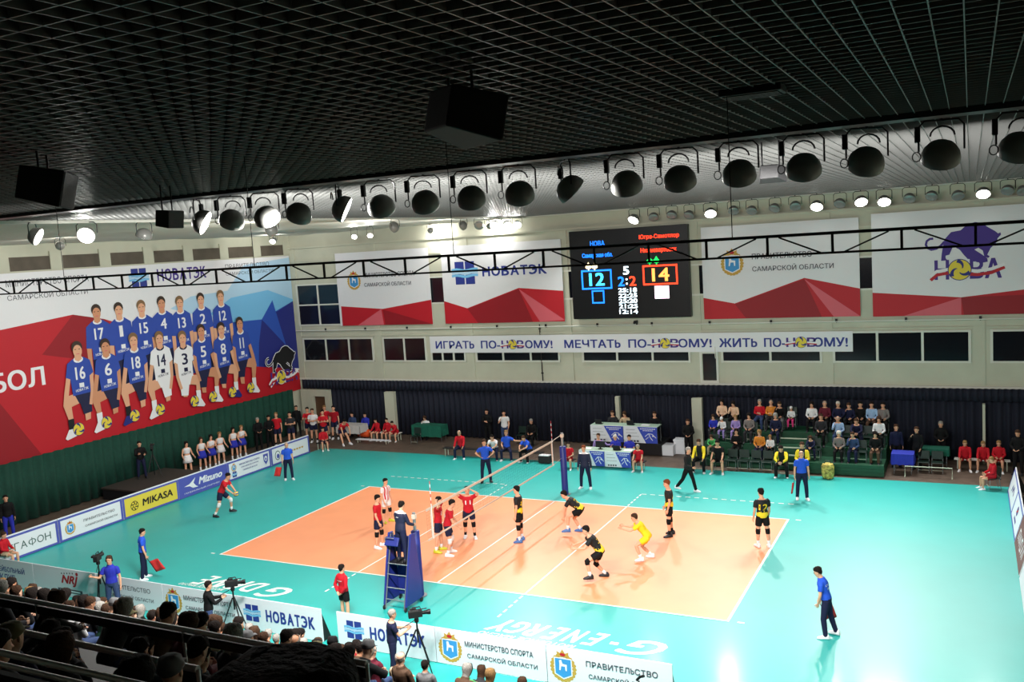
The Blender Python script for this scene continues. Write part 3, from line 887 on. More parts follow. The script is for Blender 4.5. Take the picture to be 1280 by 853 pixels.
for y, d, l in ((9.75, r_a, 'white board with purple lettering nearest the far corner, right sideline'), (6.85, r_b, 'white board with small purple badge on the right sideline'),
                (3.9, r_c, 'maroon board with white lettering on the right sideline'), (.8, r_d, 'pale blue-white board cut by the right edge of the picture')):
    board((15.9, y, 0), (0, -1, 0), 2.93, .99, l, d, M_maz if d in (r_a, r_b) else None, .28)
# ---------------------------------------------------------------- people
RX_, RY_, RZ_ = (lambda a: Matrix.Rotation(a, 3, 'X')), (lambda a: Matrix.Rotation(a, 3, 'Y')), (lambda a: Matrix.Rotation(a, 3, 'Z'))
rad = math.radians
TORSO = [(-.09, .085, .075), (-.05, .135, .105), (.02, .165, .118), (.10, .158, .112), (.20, .142, .102), (.31, .165, .115), (.40, .182, .118), (.455, .172, .105), (.50, .115, .082), (.53, .07, .066)]
HEAD = [(-.122, .026, .026, .040), (-.108, .050, .052, .028), (-.075, .065, .074, .014), (-.03, .075, .090, .006), (.02, .081, .098, .0), (.06, .079, .096, -.004), (.09, .065, .081, -.008), (.112, .039, .049, -.012), (.12, .013, .017, -.012)]
ST = ((0, 4, 2, 10), (0, 4, 2, 10))
SIT = ((84, 6, 84, 8), (84, 8, 82, 8))
DOWN = ((.16, 0, -1), (.06, .18, -1))
# legs: (hip flex, out, knee, toe out) for left, right; arms: (upper dir), (fore dir) with x outward, y forward, z up
POSES = {
    'stand': dict(legs=ST, L=DOWN, R=DOWN),
    'stand_relaxed': dict(legs=((6, 5, 8, 15), (-3, 6, 2, 12)), L=((.2, -.02, -1), (.05, .3, -1)), R=((.18, .1, -1), (.0, .35, -.9)), head=(8, 6)),
    'stand_apart': dict(legs=((0, 10, 2, 14), (0, 10, 2, 14)), L=((.22, .02, -1), (.12, .12, -1)), R=((.22, .02, -1), (.12, .12, -1))),
    'hands_hips': dict(legs=((0, 8, 2, 12), (0, 8, 2, 12)), L=((.8, -.3, -.75), (-.75, .5, -.5)), R=((.8, -.3, -.75), (-.75, .5, -.5))),
    'crossed': dict(legs=ST, L=((.22, .25, -1), (-.9, .55, .2)), R=((.22, .22, -1), (-.9, .6, .05)), head=(4, 0)),
    'clasped': dict(legs=ST, L=((.25, .15, -1), (-.6, .6, -.4)), R=((.25, .15, -1), (-.6, .6, -.4)), head=(12, 0)),
    'clap': dict(legs=((3, 5, 4, 10), (-3, 5, 4, 10)), L=((.25, .35, -.9), (-.55, .8, .25)), R=((.25, .35, -.9), (-.55, .8, .25))),
    'behind_head': dict(legs=((4, 6, 6, 12), (-4, 6, 4, 12)), L=((.75, .25, .55), (-.75, -.35, .4)), R=((.75, .25, .55), (-.75, -.35, .4)), lean=4),
    'shade_head': dict(legs=((6, 6, 8, 12), (-6, 6, 4, 12)), L=((.6, .5, .5), (-.8, -.2, .45)), R=((.55, .45, .6), (-.8, -.25, .4)), lean=2),
    'arms_low_front': dict(legs=((16, 8, 26, 10), (8, 8, 22, 10)), L=((.15, .5, -.85), (-.15, .8, -.55)), R=((.2, .45, -.85), (-.1, .85, -.5)), lean=14),
    'ready': dict(legs=((62, 12, 72, 8), (22, 12, 62, 8)), L=((.25, .6, -.75), (-.05, 1, .0)), R=((.25, .75, -.6), (.05, .9, -.35)), lean=34, head=(-24, 0)),
    'ready_open': dict(legs=((58, 14, 78, 8), (30, 14, 74, 8)), L=((.25, .85, -.45), (.1, .9, .3)), R=((.2, .8, -.5), (.0, 1, .1)), lean=36, head=(-26, 0)),
    'crouch_knees': dict(legs=((66, 10, 62, 8), (38, 12, 64, 8)), L=((.12, .55, -.85), (-.02, .1, -1)), R=((.2, .5, -.85), (.0, .2, -1)), lean=52, head=(-34, 0)),
    'serve': dict(legs=((40, 14, 44, 10), (-2, 18, 24, 20)), L=((.05, .55, -.85), (-.25, .6, -.7)), R=((.1, .5, -.85), (-.25, .65, -.65)), lean=30, head=(-14, 0)),
    'walk': dict(legs=((20, 2, 6, 6), (-24, 3, 16, 8)), L=((.2, -.25, -1), (.05, .1, -1)), R=((.2, .25, -1), (-.5, .7, -.3)), lean=3),
    'behind_back': dict(legs=((2, 6, 2, 14), (0, 6, 4, 14)), L=((.28, -.35, -.95), (-.6, -.2, -.7)), R=((.28, -.35, -.95), (-.6, -.22, -.7)), lean=-2),
    'camera': dict(legs=((4, 6, 4, 10), (-4, 6, 4, 12)), L=((.2, .6, -.75), (-.35, .9, .1)), R=((.2, .5, -.8), (-.4, .9, .35)), lean=3),
    'camera_side': dict(legs=((2, 6, 3, 14), (-4, 8, 2, 18)), L=((.22, -.05, -1), (.1, .2, -1)), R=((.4, .3, -.85), (.5, .75, .45)), lean=-2),
    'flag_low': dict(legs=((4, 6, 4, 10), (-4, 6, 4, 12)), L=DOWN, R=((.22, .12, -1), (.08, .3, -.95)), lean=2, head=(6, 0)),
    'flag_hold': dict(legs=((8, 6, 14, 10), (-8, 7, 8, 12)), L=((.2, .25, -.95), (-.25, .45, -.85)), R=((.2, .25, -.95), (-.25, .45, -.85)), lean=12, head=(6, 0)),
    'ref_stand': dict(legs=((2, 5, 2, 8), (0, 5, 2, 8)), L=((.2, .35, -.9), (-.1, .9, -.3)), R=((.2, .35, -.9), (-.1, .9, -.3)), lean=6, head=(10, 0)),
    'phone': dict(legs=ST, L=((.2, .1, -1), (-.1, .5, -.8)), R=((.3, .45, -.8), (-.45, .25, .85)), head=(6, 10)),
    'pompom': dict(legs=((4, 5, 6, 10), (-2, 5, 2, 10)), L=((.3, .05, -1), (.1, .6, -.5)), R=((.3, .05, -1), (.1, .6, -.5))),
    'bend': dict(legs=((48, 9, 14, 12), (46, 9, 12, 12)), L=((.1, .75, -.65), (-.1, .3, -1)), R=((.1, .75, -.65), (-.1, .3, -1)), lean=50, head=(-20, 0)),
    'sit_lap': dict(sit=1, legs=SIT, L=((.2, .28, -.95), (-.45, .85, -.25)), R=((.2, .28, -.95), (-.45, .85, -.25)), lean=2, head=(8, 0)),
    'sit_lean': dict(sit=1, legs=((80, 14, 82, 12), (82, 14, 80, 12)), L=((.12, .75, -.65), (-.55, .65, -.3)), R=((.12, .75, -.65), (-.55, .65, -.3)), lean=32, head=(-12, 0)),
    'sit_crossed': dict(sit=1, legs=SIT, L=((.22, .28, -1), (-.9, .6, .2)), R=((.22, .25, -1), (-.9, .65, .05)), lean=-2, head=(4, 6)),
    'sit_face': dict(sit=1, legs=SIT, L=((.2, .3, -.95), (-.5, .8, -.2)), R=((.15, .6, -.75), (-.4, .15, .95)), lean=12, head=(6, -8)),
    'sit_arm_out': dict(sit=1, legs=((78, 22, 76, 16), (86, 12, 90, 10)), L=((.8, .1, -.45), (.85, .3, .1)), R=((.2, .3, -.95), (-.3, .85, -.3)), lean=-4),
    'sit_back': dict(sit=1, legs=((80, 8, 74, 8), (82, 9, 78, 8)), L=((.25, .15, -1), (-.25, .85, -.3)), R=((.25, .15, -1), (-.25, .85, -.3)), lean=-7, head=(10, -10)),
    'sit_knees': dict(sit=1, legs=((84, 15, 84, 14), (84, 15, 84, 14)), L=((.12, .55, -.85), (.0, .7, -.45)), R=((.12, .55, -.85), (.0, .7, -.45)), lean=14, head=(2, 0)),
}
FINGERS = [(-.026, .066, .0085), (-.009, .078, .009), (.009, .072, .0085), (.026, .056, .0075)]

class Fig:
    """joints and local frames of one pose, at 1.80 m body height, facing +y"""
    def __init__(s, pose):
        P = POSES[pose]
        lean = rad(P.get('lean', 0))
        s.T = RX_(-lean)
        s.legs = []
        z0 = 0
        for i, sd in enumerate((-1, 1)):
            f, out, kn, toe = (rad(a) for a in P['legs'][i])
            hip = V((sd * .092, 0, -.03))
            d1 = V((sd * math.sin(out), math.sin(f) * math.cos(out), -math.cos(f) * math.cos(out)))
            d2 = V((sd * math.sin(out) * (.4 if not P.get('sit') else .1), math.sin(f - kn), -math.cos(f - kn))).normalized()
            k = hip + d1 * .435
            a = k + d2 * .415
            s.legs.append([hip, k, a, toe * -sd, d2])
            z0 = min(z0, a.z)
        s.z = (.42 + .105) if P.get('sit') else (.075 - z0)
        s.pel = V((0, 0, s.z))
        for l in s.legs:
            for j in (0, 1, 2):
                l[j] = l[j] + s.pel
        s.arms = []
        for i, (sd, k) in enumerate(((-1, 'L'), (1, 'R'))):
            u, f = P[k]
            sh = s.pel + s.T @ V((sd * .178, 0, .445))
            q_ = s.T if P.get('sit') is None and P.get('lean', 0) < 20 else Matrix.Identity(3)
            du = (q_ @ V((u[0] * sd, u[1], u[2]))).normalized()
            df = (q_ @ V((f[0] * sd, f[1], f[2]))).normalized()
            el = sh + du * .285
            wr = el + df * .25
            s.arms.append((sh, el, wr, df, sd))
        hp, hy = P.get('head', (0, 0))
        s.Hm = s.T @ RZ_(rad(hy)) @ RX_(rad(-hp))
        s.neck = s.pel + s.T @ V((0, 0, .525))
        s.head = s.neck + s.T @ V((0, .012, .045)) + s.Hm @ V((0, .012, .122))
    def t(s, x, y, z):
        return s.pel + s.T @ V((x, y, z))
    def torso(s, mb, lo, hi, inf, n=14):
        ax, ay = s.T @ V((1, 0, 0)), s.T @ V((0, 1, 0))
        rs = []
        for z, a, b in TORSO:
            if lo <= z <= hi:
                rs.append([s.t(0, 0, z) + ax * ((a + inf) * math.cos(2 * PI * k / n)) + ay * ((b + inf) * math.sin(2 * PI * k / n)) for k in range(n)])
        mb.rings(rs)
    def headrings(s, n=14, inf=0.0):
        return [[s.head + s.Hm @ V(((a + inf) * math.cos(2 * PI * k / n), c + (b + inf) * math.sin(2 * PI * k / n), z)) for k in range(n)] for z, a, b, c in HEAD]

def lerp(a, b, t):
    return a + (b - a) * t
def body_mb(F):
    mb = MB(); raw = MB()
    F.torso(mb, -1, 1, 0.0)
    mb.tube([F.t(0, 0, .48), F.neck, F.head - F.Hm @ V((0, .0, .06))], [.07, .062, .058], 10)
    mb.rings(F.headrings())
    for hip, k, a, toe, d2 in F.legs:
        mb.tube([lerp(hip, k, -.05), lerp(hip, k, .3), lerp(hip, k, .75), k, lerp(k, a, .28), lerp(k, a, .7), lerp(k, a, 1.04)], [.088, .085, .064, .056, .058, .042, .036], 10)
        ft = RZ_(toe) @ V((0, 1, 0))
        if abs(d2.y) > .75: ft = V((0, .6, -.8))
        mb.tube([a + V((0, 0, -.025)) - ft * .045, a + V((0, 0, -.042)) + ft * .05, a + V((0, 0, -.055)) + ft * .14], [.03, .027, .018], 8, ref=(0, 0, 1), flat=1.1)
    for sh, el, wr, df, sd in F.arms:
        mb.tube([sh - (el - sh) * .08 + V((-sd * .03, 0, .0)), lerp(sh, el, .12), lerp(sh, el, .6), el, lerp(el, wr, .25), lerp(el, wr, .95), wr], [.05, .054, .045, .037, .039, .027, .025], 9)
        # hand: palm, four bent fingers of unequal length, thumb from the side of the palm
        rf = V((0, 1, 0)) if abs(df.y) < .7 else V((0, 0, 1))
        side = (rf - df * rf.dot(df)).normalized()      # towards the thumb
        nrm = side.cross(df).normalized()
        if nrm.x * sd > 0: nrm = -nrm                   # palms face inwards
        p1 = wr + df * .085
        mb.tube([wr - df * .01, wr + df * .03, p1], [.026, .040, .040], 10, ref=side, flat=.42)
        for o_, L, r in FINGERS:
            b = p1 + side * (-o_) - df * .006
            d1 = (df + nrm * .25).normalized(); d2 = (df + nrm * .95).normalized()
            raw.tube([b, b + d1 * L * .5, b + d1 * L * .5 + d2 * L * .32, b + d1 * L * .5 + d2 * L * .5], [r, r, r * .9, r * .55], 5)
        b = wr + df * .03 + side * .03
        raw.tube([b, b + (df * .6 + side * .75).normalized() * .035, b + (df * .9 + side * .4).normalized() * .062, b + (df + side * .15 + nrm * .3).normalized() * .075], [.012, .011, .0095, .006], 5)
    # nose, ears, brow
    h = lambda x, y, z: F.head + F.Hm @ V((x, y, z))
    raw.rings([[h(0, .094, .012)] * 4, [h(-.013, .091, -.025), h(0, .118, -.028), h(.013, .091, -.025), h(0, .084, -.025)], [h(-.014, .088, -.036), h(0, .104, -.038), h(.014, .088, -.036), h(0, .08, -.036)]])
    for sd in (-1, 1):
        raw.ball(h(sd * .081, -.004, -.008), .03, None, 6, 4, (.35, .6, 1))
        raw.tube([h(sd * .014, .097, .029), h(sd * .048, .084, .03)], .006, 5)
    return mb, raw
def eye_mb(F, sd):
    mb = MB(); mb.ball(F.head + F.Hm @ V((sd * .033, .086, .008)), .0115, None, 7, 5); return mb
def mouth_mb(F):
    h = lambda x, y, z: F.head + F.Hm @ V((x, y, z))
    mb = MB(); mb.tube([h(-.026, .078, -.068), h(0, .09, -.066), h(.026, .078, -.068)], [.003, .007, .003], 6); return mb
def hair_mb(F, style):
    n, mb = 18, MB()
    if style == 'bald':
        style = 'fringe'
    low = {'short': (.074, .022, -.06), 'fringe': (.095, .01, -.06), 'long': (.075, -.09, -.30), 'bob': (.068, -.10, -.15), 'bun': (.07, .01, -.08), 'cap': (.05, .03, .0), 'puffy': (.08, -.1, -.17)}[style]
    inf = {'short': .007, 'fringe': .005, 'long': .022, 'bob': .022, 'bun': .012, 'cap': .014, 'puffy': .055}[style]
    zs, A, B, C = zip(*HEAD)
    def ring(th, z):
        zz = max(z, -.06)
        a, b, c = (float(np.interp(zz, zs, q_)) for q_ in (A, B, C))
        k = inf * (1 if z > -.1 else .8)
        j = .004 * math.sin(7 * th + 31 * z) + .003 * math.sin(13 * th - 57 * z) + (.006 if z > .03 else 0)
        return F.head + F.Hm @ V(((a + k + j) * math.cos(th), c + (b + k + j) * math.sin(th) - (.02 if z < -.1 else 0), z + (inf + .008 if z > .09 else 0) + j * .6))
    rows = []
    for i in range(8):
        t_ = i / 7
        r = []
        for k in range(n):
            th = 2 * PI * k / n
            f = math.sin(th)                       # 1 = front, -1 = back
            zl = lerp(low[1], low[0], max(0, f) ** .8) + (.006 * math.sin(5 * th) if style != 'cap' else 0) if f > 0 else lerp(low[1], low[2], (-f) ** .7)
            if style == 'fringe' and i > 5 :
                pass
            z = lerp(.1195, zl, t_ ** 1.25)
            r.append(ring(th, z))
        rows.append(r)
    inner = [lerp(p_, F.head + F.Hm @ V((0, -.01, -.02)), .22) for p_ in rows[-1]]
    rows.append(inner)
    if style == 'fringe':
        # balding: open crown, hair only round the sides and back
        rows = [rows[4], rows[5], rows[6], rows[7], rows[8], [lerp(p_, F.head, .12) for p_ in rows[4]]]
        mb.rings(rows + [rows[0]], cap=False)
    else:
        mb.rings(rows, cap=True)
    if style == 'bun':
        mb.ball(F.head + F.Hm @ V((0, -.11, .03)), .045, None, 10, 6)
    if style == 'cap':
        h = lambda x, y, z: F.head + F.Hm @ V((x, y, z))
        mb.rings([[h(-.06, .075, .058), h(.06, .075, .058), h(.06, .075, .05), h(-.06, .075, .05)], [h(-.04, .165, .045), h(.04, .165, .045), h(.04, .165, .039), h(-.04, .165, .039)]])
    return mb
def top_mb(F, kind):
    mb = MB()
    inf = {'tee': .014, 'polo': .014, 'long': .009, 'jacket': .017, 'crop': .01}[kind]
    if kind == 'crop':
        F.torso(mb, .2, .5, inf)
        return mb
    F.torso(mb, -.06 if kind != 'polo' else .0, .505, inf)
    if kind in ('jacket', 'polo'):
        mb.tube([F.t(0, 0, .47), F.t(0, .004, .555)], [.105, .088], 12)
    for sh, el, wr, df, sd in F.arms:
        s0 = sh - (el - sh) * .1 + V((-sd * .035, 0, 0))
        if kind in ('tee', 'polo'):
            mb.tube([s0, lerp(sh, el, .1), lerp(sh, el, .62)], [.062, .072, .066], 10)
        else:
            g = .008 if kind == 'long' else .014
            mb.tube([s0, lerp(sh, el, .12), lerp(sh, el, .6), el, lerp(el, wr, .3), lerp(el, wr, .97)], [.056 + g, .055 + g, .046 + g, .042 + g, .04 + g, .03 + g], 10)
    return mb
def bottom_mb(F, kind):
    mb = MB()
    if kind == 'skirt':
        n = 14
        ax, ay = F.T @ V((1, 0, 0)), F.T @ V((0, 1, 0))
        rs = []
        for z, a, b in ((.12, .158, .114), (.04, .185, .135), (-.1, .225, .19), (-.26, .265, .24)):
            rs.append([F.t(0, 0, z) + ax * (a * math.cos(2 * PI * k / n)) + ay * (b * math.sin(2 * PI * k / n)) for k in range(n)])
        mb.rings(rs)
        return mb
    F.torso(mb, -.1, .11, .012)
    for hip, k, a, toe, d2 in F.legs:
        if kind == 'shorts':
            mb.tube([lerp(hip, k, -.05), lerp(hip, k, .25), lerp(hip, k, .62)], [.10, .108, .098], 10)
        else:
            mb.tube([lerp(hip, k, -.05), lerp(hip, k, .3), lerp(hip, k, .8), k, lerp(k, a, .3), lerp(k, a, .75), lerp(k, a, 1.02)], [.098, .098, .078, .071, .07, .062, .06], 10)
    return mb
def shoe_mb(F, i):
    hip, k, a, toe, d2 = F.legs[i]
    ft = RZ_(toe) @ V((0, 1, 0))
    sd = RZ_(toe) @ V((1, 0, 0))
    mb = MB()
    if abs(d2.y) > .75:                 # heel lifted: shoe follows the shin
        up = -d2; ft = (ft + d2 * .9).normalized(); ft = (ft - up * ft.dot(up) * .4).normalized()
    else:
        up = V((0, 0, 1))
    pr = [(-.09, .034, -.075, .0), (-.065, .047, -.075, .05), (.0, .05, -.075, .052), (.055, .052, -.075, .02), (.11, .054, -.075, -.004), (.165, .047, -.075, -.022), (.2, .026, -.072, -.042)]
    rs = []
    for y, wd, zb, zt in pr:
        c = a + ft * y
        rs.append([c + sd * wd * q_[0] + up * lerp(zb, zt, q_[1]) for q_ in ((-1, 0), (1, 0), (1.05, .3), (.8, .8), (.35, 1), (-.35, 1), (-.8, .8), (-1.05, .3))])
    mb.rings(rs)
    return mb
def knee_mb(F, i):
    hip, k, a, toe, d2 = F.legs[i]
    return MB().tube([lerp(hip, k, .82), lerp(hip, k, .93), k, lerp(k, a, .1), lerp(k, a, .22)], [.068, .072, .072, .069, .063], 10)
def sock_mb(F, i):
    hip, k, a, toe, d2 = F.legs[i]
    return MB().tube([lerp(k, a, .68), lerp(k, a, .85), lerp(k, a, 1.05)], [.048, .045, .045], 9)

# ---- registry: every distinct part mesh is made once, people with the same pose and cut share it
REG, FIGS = {}, {}
def fig(pose):
    if pose not in FIGS:
        FIGS[pose] = Fig(pose)
    return FIGS[pose]
def part_key(pose, what, arg=None):
    key = (pose, what, arg)
    if key not in REG:
        REG[key] = None
    return key
def make_registry():
    slot = mat('plain')
    tmp = []
    for key in list(REG):
        pose, what, arg = key
        F = fig(pose)
        raw = None; vox = None
        if what == 'body':
            mb, raw = body_mb(F); vox = .0115
        elif what == 'hair':
            mb = hair_mb(F, arg)
        elif what == 'top':
            mb = top_mb(F, arg); vox = .014
        elif what == 'bottom':
            mb = bottom_mb(F, arg); vox = .014 if arg != 'skirt' else None
        elif what == 'shoe':
            mb = shoe_mb(F, arg)
        elif what == 'knee':
            mb = knee_mb(F, arg)
        elif what == 'sock':
            mb = sock_mb(F, arg)
        elif what == 'eye':
            mb = eye_mb(F, arg)
        elif what == 'mouth':
            mb = mouth_mb(F)
        mb.mats = [slot]; mb.m = [0] * len(mb.f)
        me = mb.mesh('person_' + what)
        bm = bmesh.new(); bm.from_mesh(me); bmesh.ops.recalc_face_normals(bm, faces=bm.faces); bm.to_mesh(me); bm.free()
        if vox:
            o = bpy.data.objects.new('shaping', me); COL.objects.link(o)
            r = o.modifiers.new('r', 'REMESH'); r.mode = 'VOXEL'; r.voxel_size = vox; r.use_smooth_shade = True
            s_ = o.modifiers.new('s', 'SMOOTH'); s_.factor = .5; s_.iterations = 3 if what == 'body' else 4
            tmp.append((key, o, raw))
        else:
            me.polygons.foreach_set('use_smooth', [True] * len(me.polygons))
            REG[key] = me
    dg = bpy.context.evaluated_depsgraph_get()
    done = []
    for key, o, raw in tmp:
        me = bpy.data.meshes.new_from_object(o.evaluated_get(dg), depsgraph=dg)
        done.append((key, me, raw))
    for key, o, raw in tmp:
        old = o.data
        bpy.data.objects.remove(o); bpy.data.meshes.remove(old)
    for key, me, raw in done:
        if raw is not None and raw.v:
            bm = bmesh.new(); bm.from_mesh(me)
            r2 = MB(); r2.add(raw.v, raw.f); rm = r2.mesh(); 
            b2 = bmesh.new(); b2.from_mesh(rm); bmesh.ops.recalc_face_normals(b2, faces=b2.faces); b2.to_mesh(rm); b2.free()
            bm.from_mesh(rm); bm.to_mesh(me); bm.free(); bpy.data.meshes.remove(rm)
            me.polygons.foreach_set('material_index', [0] * len(me.polygons))
        if not len(me.materials):
            me.materials.append(slot)
        me.polygons.foreach_set('use_smooth', [True] * len(me.polygons))
        if key[1] == 'top':
            F = fig(key[0]); Ti = F.T.inverted()
            co = np.empty(len(me.vertices) * 3); me.vertices.foreach_get('co', co)
            co = co.reshape(-1, 3) - np.array(F.pel)
            tv = (co @ np.array(Ti).T)[:, 2]
            at = me.attributes.new('tv', 'FLOAT', 'POINT')
            at.data.foreach_set('value', ((tv + .06) / .56).astype(np.float32))
            tu = (co @ np.array(Ti).T)[:, 0]
            at = me.attributes.new('tu', 'FLOAT', 'POINT')
            at.data.foreach_set('value', (tu + .5).astype(np.float32))
        me.name = 'person_' + key[1]
        REG[key] = me

PEOPLE = []
NAMES = {'tee': 'shirt', 'polo': 'polo_shirt', 'long': 'sweater', 'jacket': 'jacket', 'crop': 'crop_top', 'shorts': 'shorts', 'pants': 'trousers', 'skirt': 'skirt'}
def person(label, x, y, face, pose, top, bottom, shoe='shoe_white', hair=('short', 'hair_dark'), skin='skin', H=1.8, z=0.0, knee=None, sock=None, num=None, detail=False, group=None, cat='person', back=False):
    ks = dict(body=part_key(pose, 'body'), hair=part_key(pose, 'hair', hair[0]) if hair else None, top=part_key(pose, 'top', top[0]), bottom=part_key(pose, 'bottom', bottom[0]))
    sh = [part_key(pose, 'shoe', i) for i in (0, 1)] if shoe else []
    kn = [part_key(pose, 'knee', i) for i in (0, 1)] if knee else []
    so = [part_key(pose, 'sock', i) for i in (0, 1)] if sock else []
    ey = ([part_key(pose, 'eye', i) for i in (-1, 1)] + [part_key(pose, 'mouth')]) if not back else []
    PEOPLE.append(dict(label=label, x=x, y=y, z=z, face=face, pose=pose, top=top, bottom=bottom, shoe=shoe, hair=hair, skin=skin, H=H, knee=knee, sock=sock, num=num, group=group, ks=ks, sh=sh, kn=kn, so=so, ey=ey, cat=cat))
    return PEOPLE[-1]
NUM_CACHE = {}
def number_on(me_key, F, txt, back, lo=.2, hi=.36, w=.2):
    key = (me_key, txt, back, lo)
    if key not in NUM_CACHE:
        me = REG[me_key]
        bm = bmesh.new(); bm.from_mesh(me); bvh = BVHTree.FromBMesh(bm)
        vs, fs, isl = text_geo(txt, .012)
        out = []
        s_ = -1 if back else 1
        for a, b in vs:
            x = (a - .5) * w * s_ * -1
            o = F.t(x, s_ * .5, lo + b * (hi - lo))
            d = F.T @ V((0, -s_, 0))
            hit, n_, i_, d_ = bvh.ray_cast(o, d)
            if hit is None: hit = F.t(x, s_ * .14, lo + b * (hi - lo))
            out.append(hit - d * .007)
        bm.free()
        m2 = MB(); m2.add(out, fs); mm = m2.mesh('jersey_number')
        NUM_CACHE[key] = mm
    return NUM_CACHE[key]
def make_people():
    make_registry()
    def put(name, me, root, m, label=None):
        o = bpy.data.objects.new(name, me); COL.objects.link(o); o.parent = root
        o.material_slots[0].link = 'OBJECT'
        o.material_slots[0].material = MATS[m] if isinstance(m, str) else m
        if label: o['label'] = label
        return o
    for p_ in PEOPLE:
        r = thing('person', p_['label'], p_['cat'], (p_['x'], p_['y'], p_['z']), rad(p_['face'] - 90), p_['group'])
        k_ = p_['H'] / 1.8
        r.scale = (k_, k_, k_)
        ks = p_['ks']
        put('body', REG[ks['body']], r, p_['skin'])
        if ks['hair']: put('hair' if p_['hair'][0] != 'cap' else 'cap', REG[ks['hair']], r, p_['hair'][1])
        t_ = put(NAMES[p_['top'][0]], REG[ks['top']], r, p_['top'][1])
        put(NAMES[p_['bottom'][0]], REG[ks['bottom']], r, p_['bottom'][1])
        for i, k in enumerate(p_['sh']): put('shoe', REG[k], r, p_['shoe'])
        for i, k in enumerate(p_['kn']): put('knee_pad', REG[k], r, p_['knee'])
        for i, k in enumerate(p_['so']): put('sock', REG[k], r, p_['sock'])
        for i, k in enumerate(p_['ey']): put('mouth' if i == 2 else 'eye', REG[k], r, 'lips' if i == 2 else 'eye_dark')
        if p_['num']:
            for txt, back, m_, lo, hi, wd in p_['num']:
                put('lettering', number_on(ks['top'], fig(p_['pose']), txt, back, lo, hi, wd), t_, m_)
        p_['obj'] = r
for n_, c_ in dict(skin=(214, 160, 130), skin_fair=(226, 178, 150), skin_tan=(190, 134, 102)).items():
    mat(n_, c_, .55, spec=.35, var=.04, scale=14)
for n_, c_ in dict(hair_dark=(30, 24, 22), hair_brown=(66, 46, 34), hair_fair=(140, 108, 70), hair_grey=(150, 146, 140), hair_white=(205, 200, 192), hair_red=(120, 62, 34)).items():
    mat(n_, c_, .85, spec=.12, var=.3, scale=45, bump=.5, bscale=60)
for n_, c_ in dict(red=(186, 26, 40), red_deep=(150, 18, 32), navy=(26, 30, 58), black=(16, 16, 18), charcoal=(44, 44, 48), grey=(110, 110, 112), white=(222, 222, 224), blue=(40, 84, 200), royal=(44, 52, 168),
                   yellow=(236, 204, 40), jeans=(52, 68, 104), beige=(190, 170, 140), brown=(84, 62, 48), orange=(206, 130, 50), green=(70, 160, 90), pink=(206, 60, 120), teal_c=(60, 120, 130),
                   peach=(226, 190, 160), lilac=(150, 130, 190), khaki=(104, 98, 70), sky=(150, 180, 215), pattern=(120, 112, 110), wine=(96, 30, 46), bottle=(24, 64, 48)).items():
    mat('c_' + n_, c_, .8, spec=.2, var=.08, scale=20)
mat('shoe_white', (228, 228, 232), .5); mat('shoe_dark', (28, 28, 34), .5); mat('shoe_blue', (70, 110, 170), .5); mat('shoe_yellow', (190, 190, 50), .5); mat('shoe_red', (190, 40, 40), .5)
mat('eye_dark', (36, 26, 24), .25); mat('lips', (176, 92, 84), .5)
two_tone('kit_black_yellow', (236, 204, 40), (18, 18, 20), .36, .35)

two_tone('jacket_white_collar', (26, 30, 58), (222, 222, 224), .965, .0)
def striped(name, c1, c2, stops):
    """cloth in upright bands; 'tu' runs across the body, .5 on the midline"""
    m = mat(name, c1, .8)
    nt = m.node_tree
    at = nt.nodes.new('ShaderNodeAttribute'); at.attribute_name = 'tu'
    r = nt.nodes.new('ShaderNodeValToRGB'); r.color_ramp.interpolation = 'CONSTANT'
    while len(r.color_ramp.elements) < len(stops) + 1: r.color_ramp.elements.new(.5)
    r.color_ramp.elements[0].position = 0; r.color_ramp.elements[0].color = lin(c1) + (1,)
    for i, s_ in enumerate(stops):
        e = r.color_ramp.elements[i + 1]; e.position = s_; e.color = lin(c2 if i % 2 == 0 else c1) + (1,)
    nt.links.new(at.outputs['Fac'], r.inputs['Fac'])
    nt.links.new(r.outputs['Color'], nt.nodes['Principled BSDF'].inputs['Base Color'])
striped('jacket_yellow_black', (236, 204, 40), (18, 18, 20), (.39, .61))
striped('jersey_white_red', (222, 222, 224), (186, 26, 40), (.36, .41, .46, .49, .51, .54, .59, .64))
striped('jacket_black_yellow', (18, 18, 20), (236, 204, 40), (.34, .42))
# ---------------------------------------------------------------- net, posts, antennas
M_tape = mat('net_tape', (206, 186, 170), .7)
M_cord = mat('net_cord', (40, 40, 44), .8)
M_pad = mat('blue_padding', (34, 44, 120), .45, spec=.4)
M_steel = mat('bare_steel', (170, 172, 176), .3, metal=.8)
M_tube = mat('grey_tube', (120, 122, 126), .4, metal=.5)
Y0, Y1 = -4.78, 4.6
t = thing('volleyball_net', 'volleyball net with white top tape stretched across the orange court', 'net', (0, 0, 1.43))
MB().bbox(-.012, .012, Y0, Y1, .93, 1.0, M_tape).build('top_tape', t)
MB().bbox(-.01, .01, Y0, Y1, 0, .05, M_tape).build('bottom_tape', t)
for y in (-4.52, 4.48):
    MB().bbox(-.014, .014, y - .025, y + .025, 0, 1.0, M_tape).build('side_band', t)
mb = MB()
n = int((Y1 - Y0) / .1)
for i in range(n + 1):
    y = Y0 + (Y1 - Y0) * i / n
    mb.bbox(-.001, .001, y - .001, y + .001, .04, .94, M_cord)
for i in range(1, 10):
    mb.bbox(-.001, .001, Y0, Y1, i * .1 - .001, i * .1 + .001, M_cord)
mb.build('mesh', t)
mb = MB()
mb.tube([(0, -5.5, 1.03), (0, Y0, .985)], .006, 6, M_tape); mb.tube([(0, Y1, .985), (0, 5.42, 1.03)], .012, 6, M_tape)
mb.tube([(0, -5.5, .1), (0, Y0, .03)], .004, 6, M_tape); mb.tube([(0, Y1, .03), (0, 5.42, .1)], .006, 6, M_tape)
mb.build('cable', t)
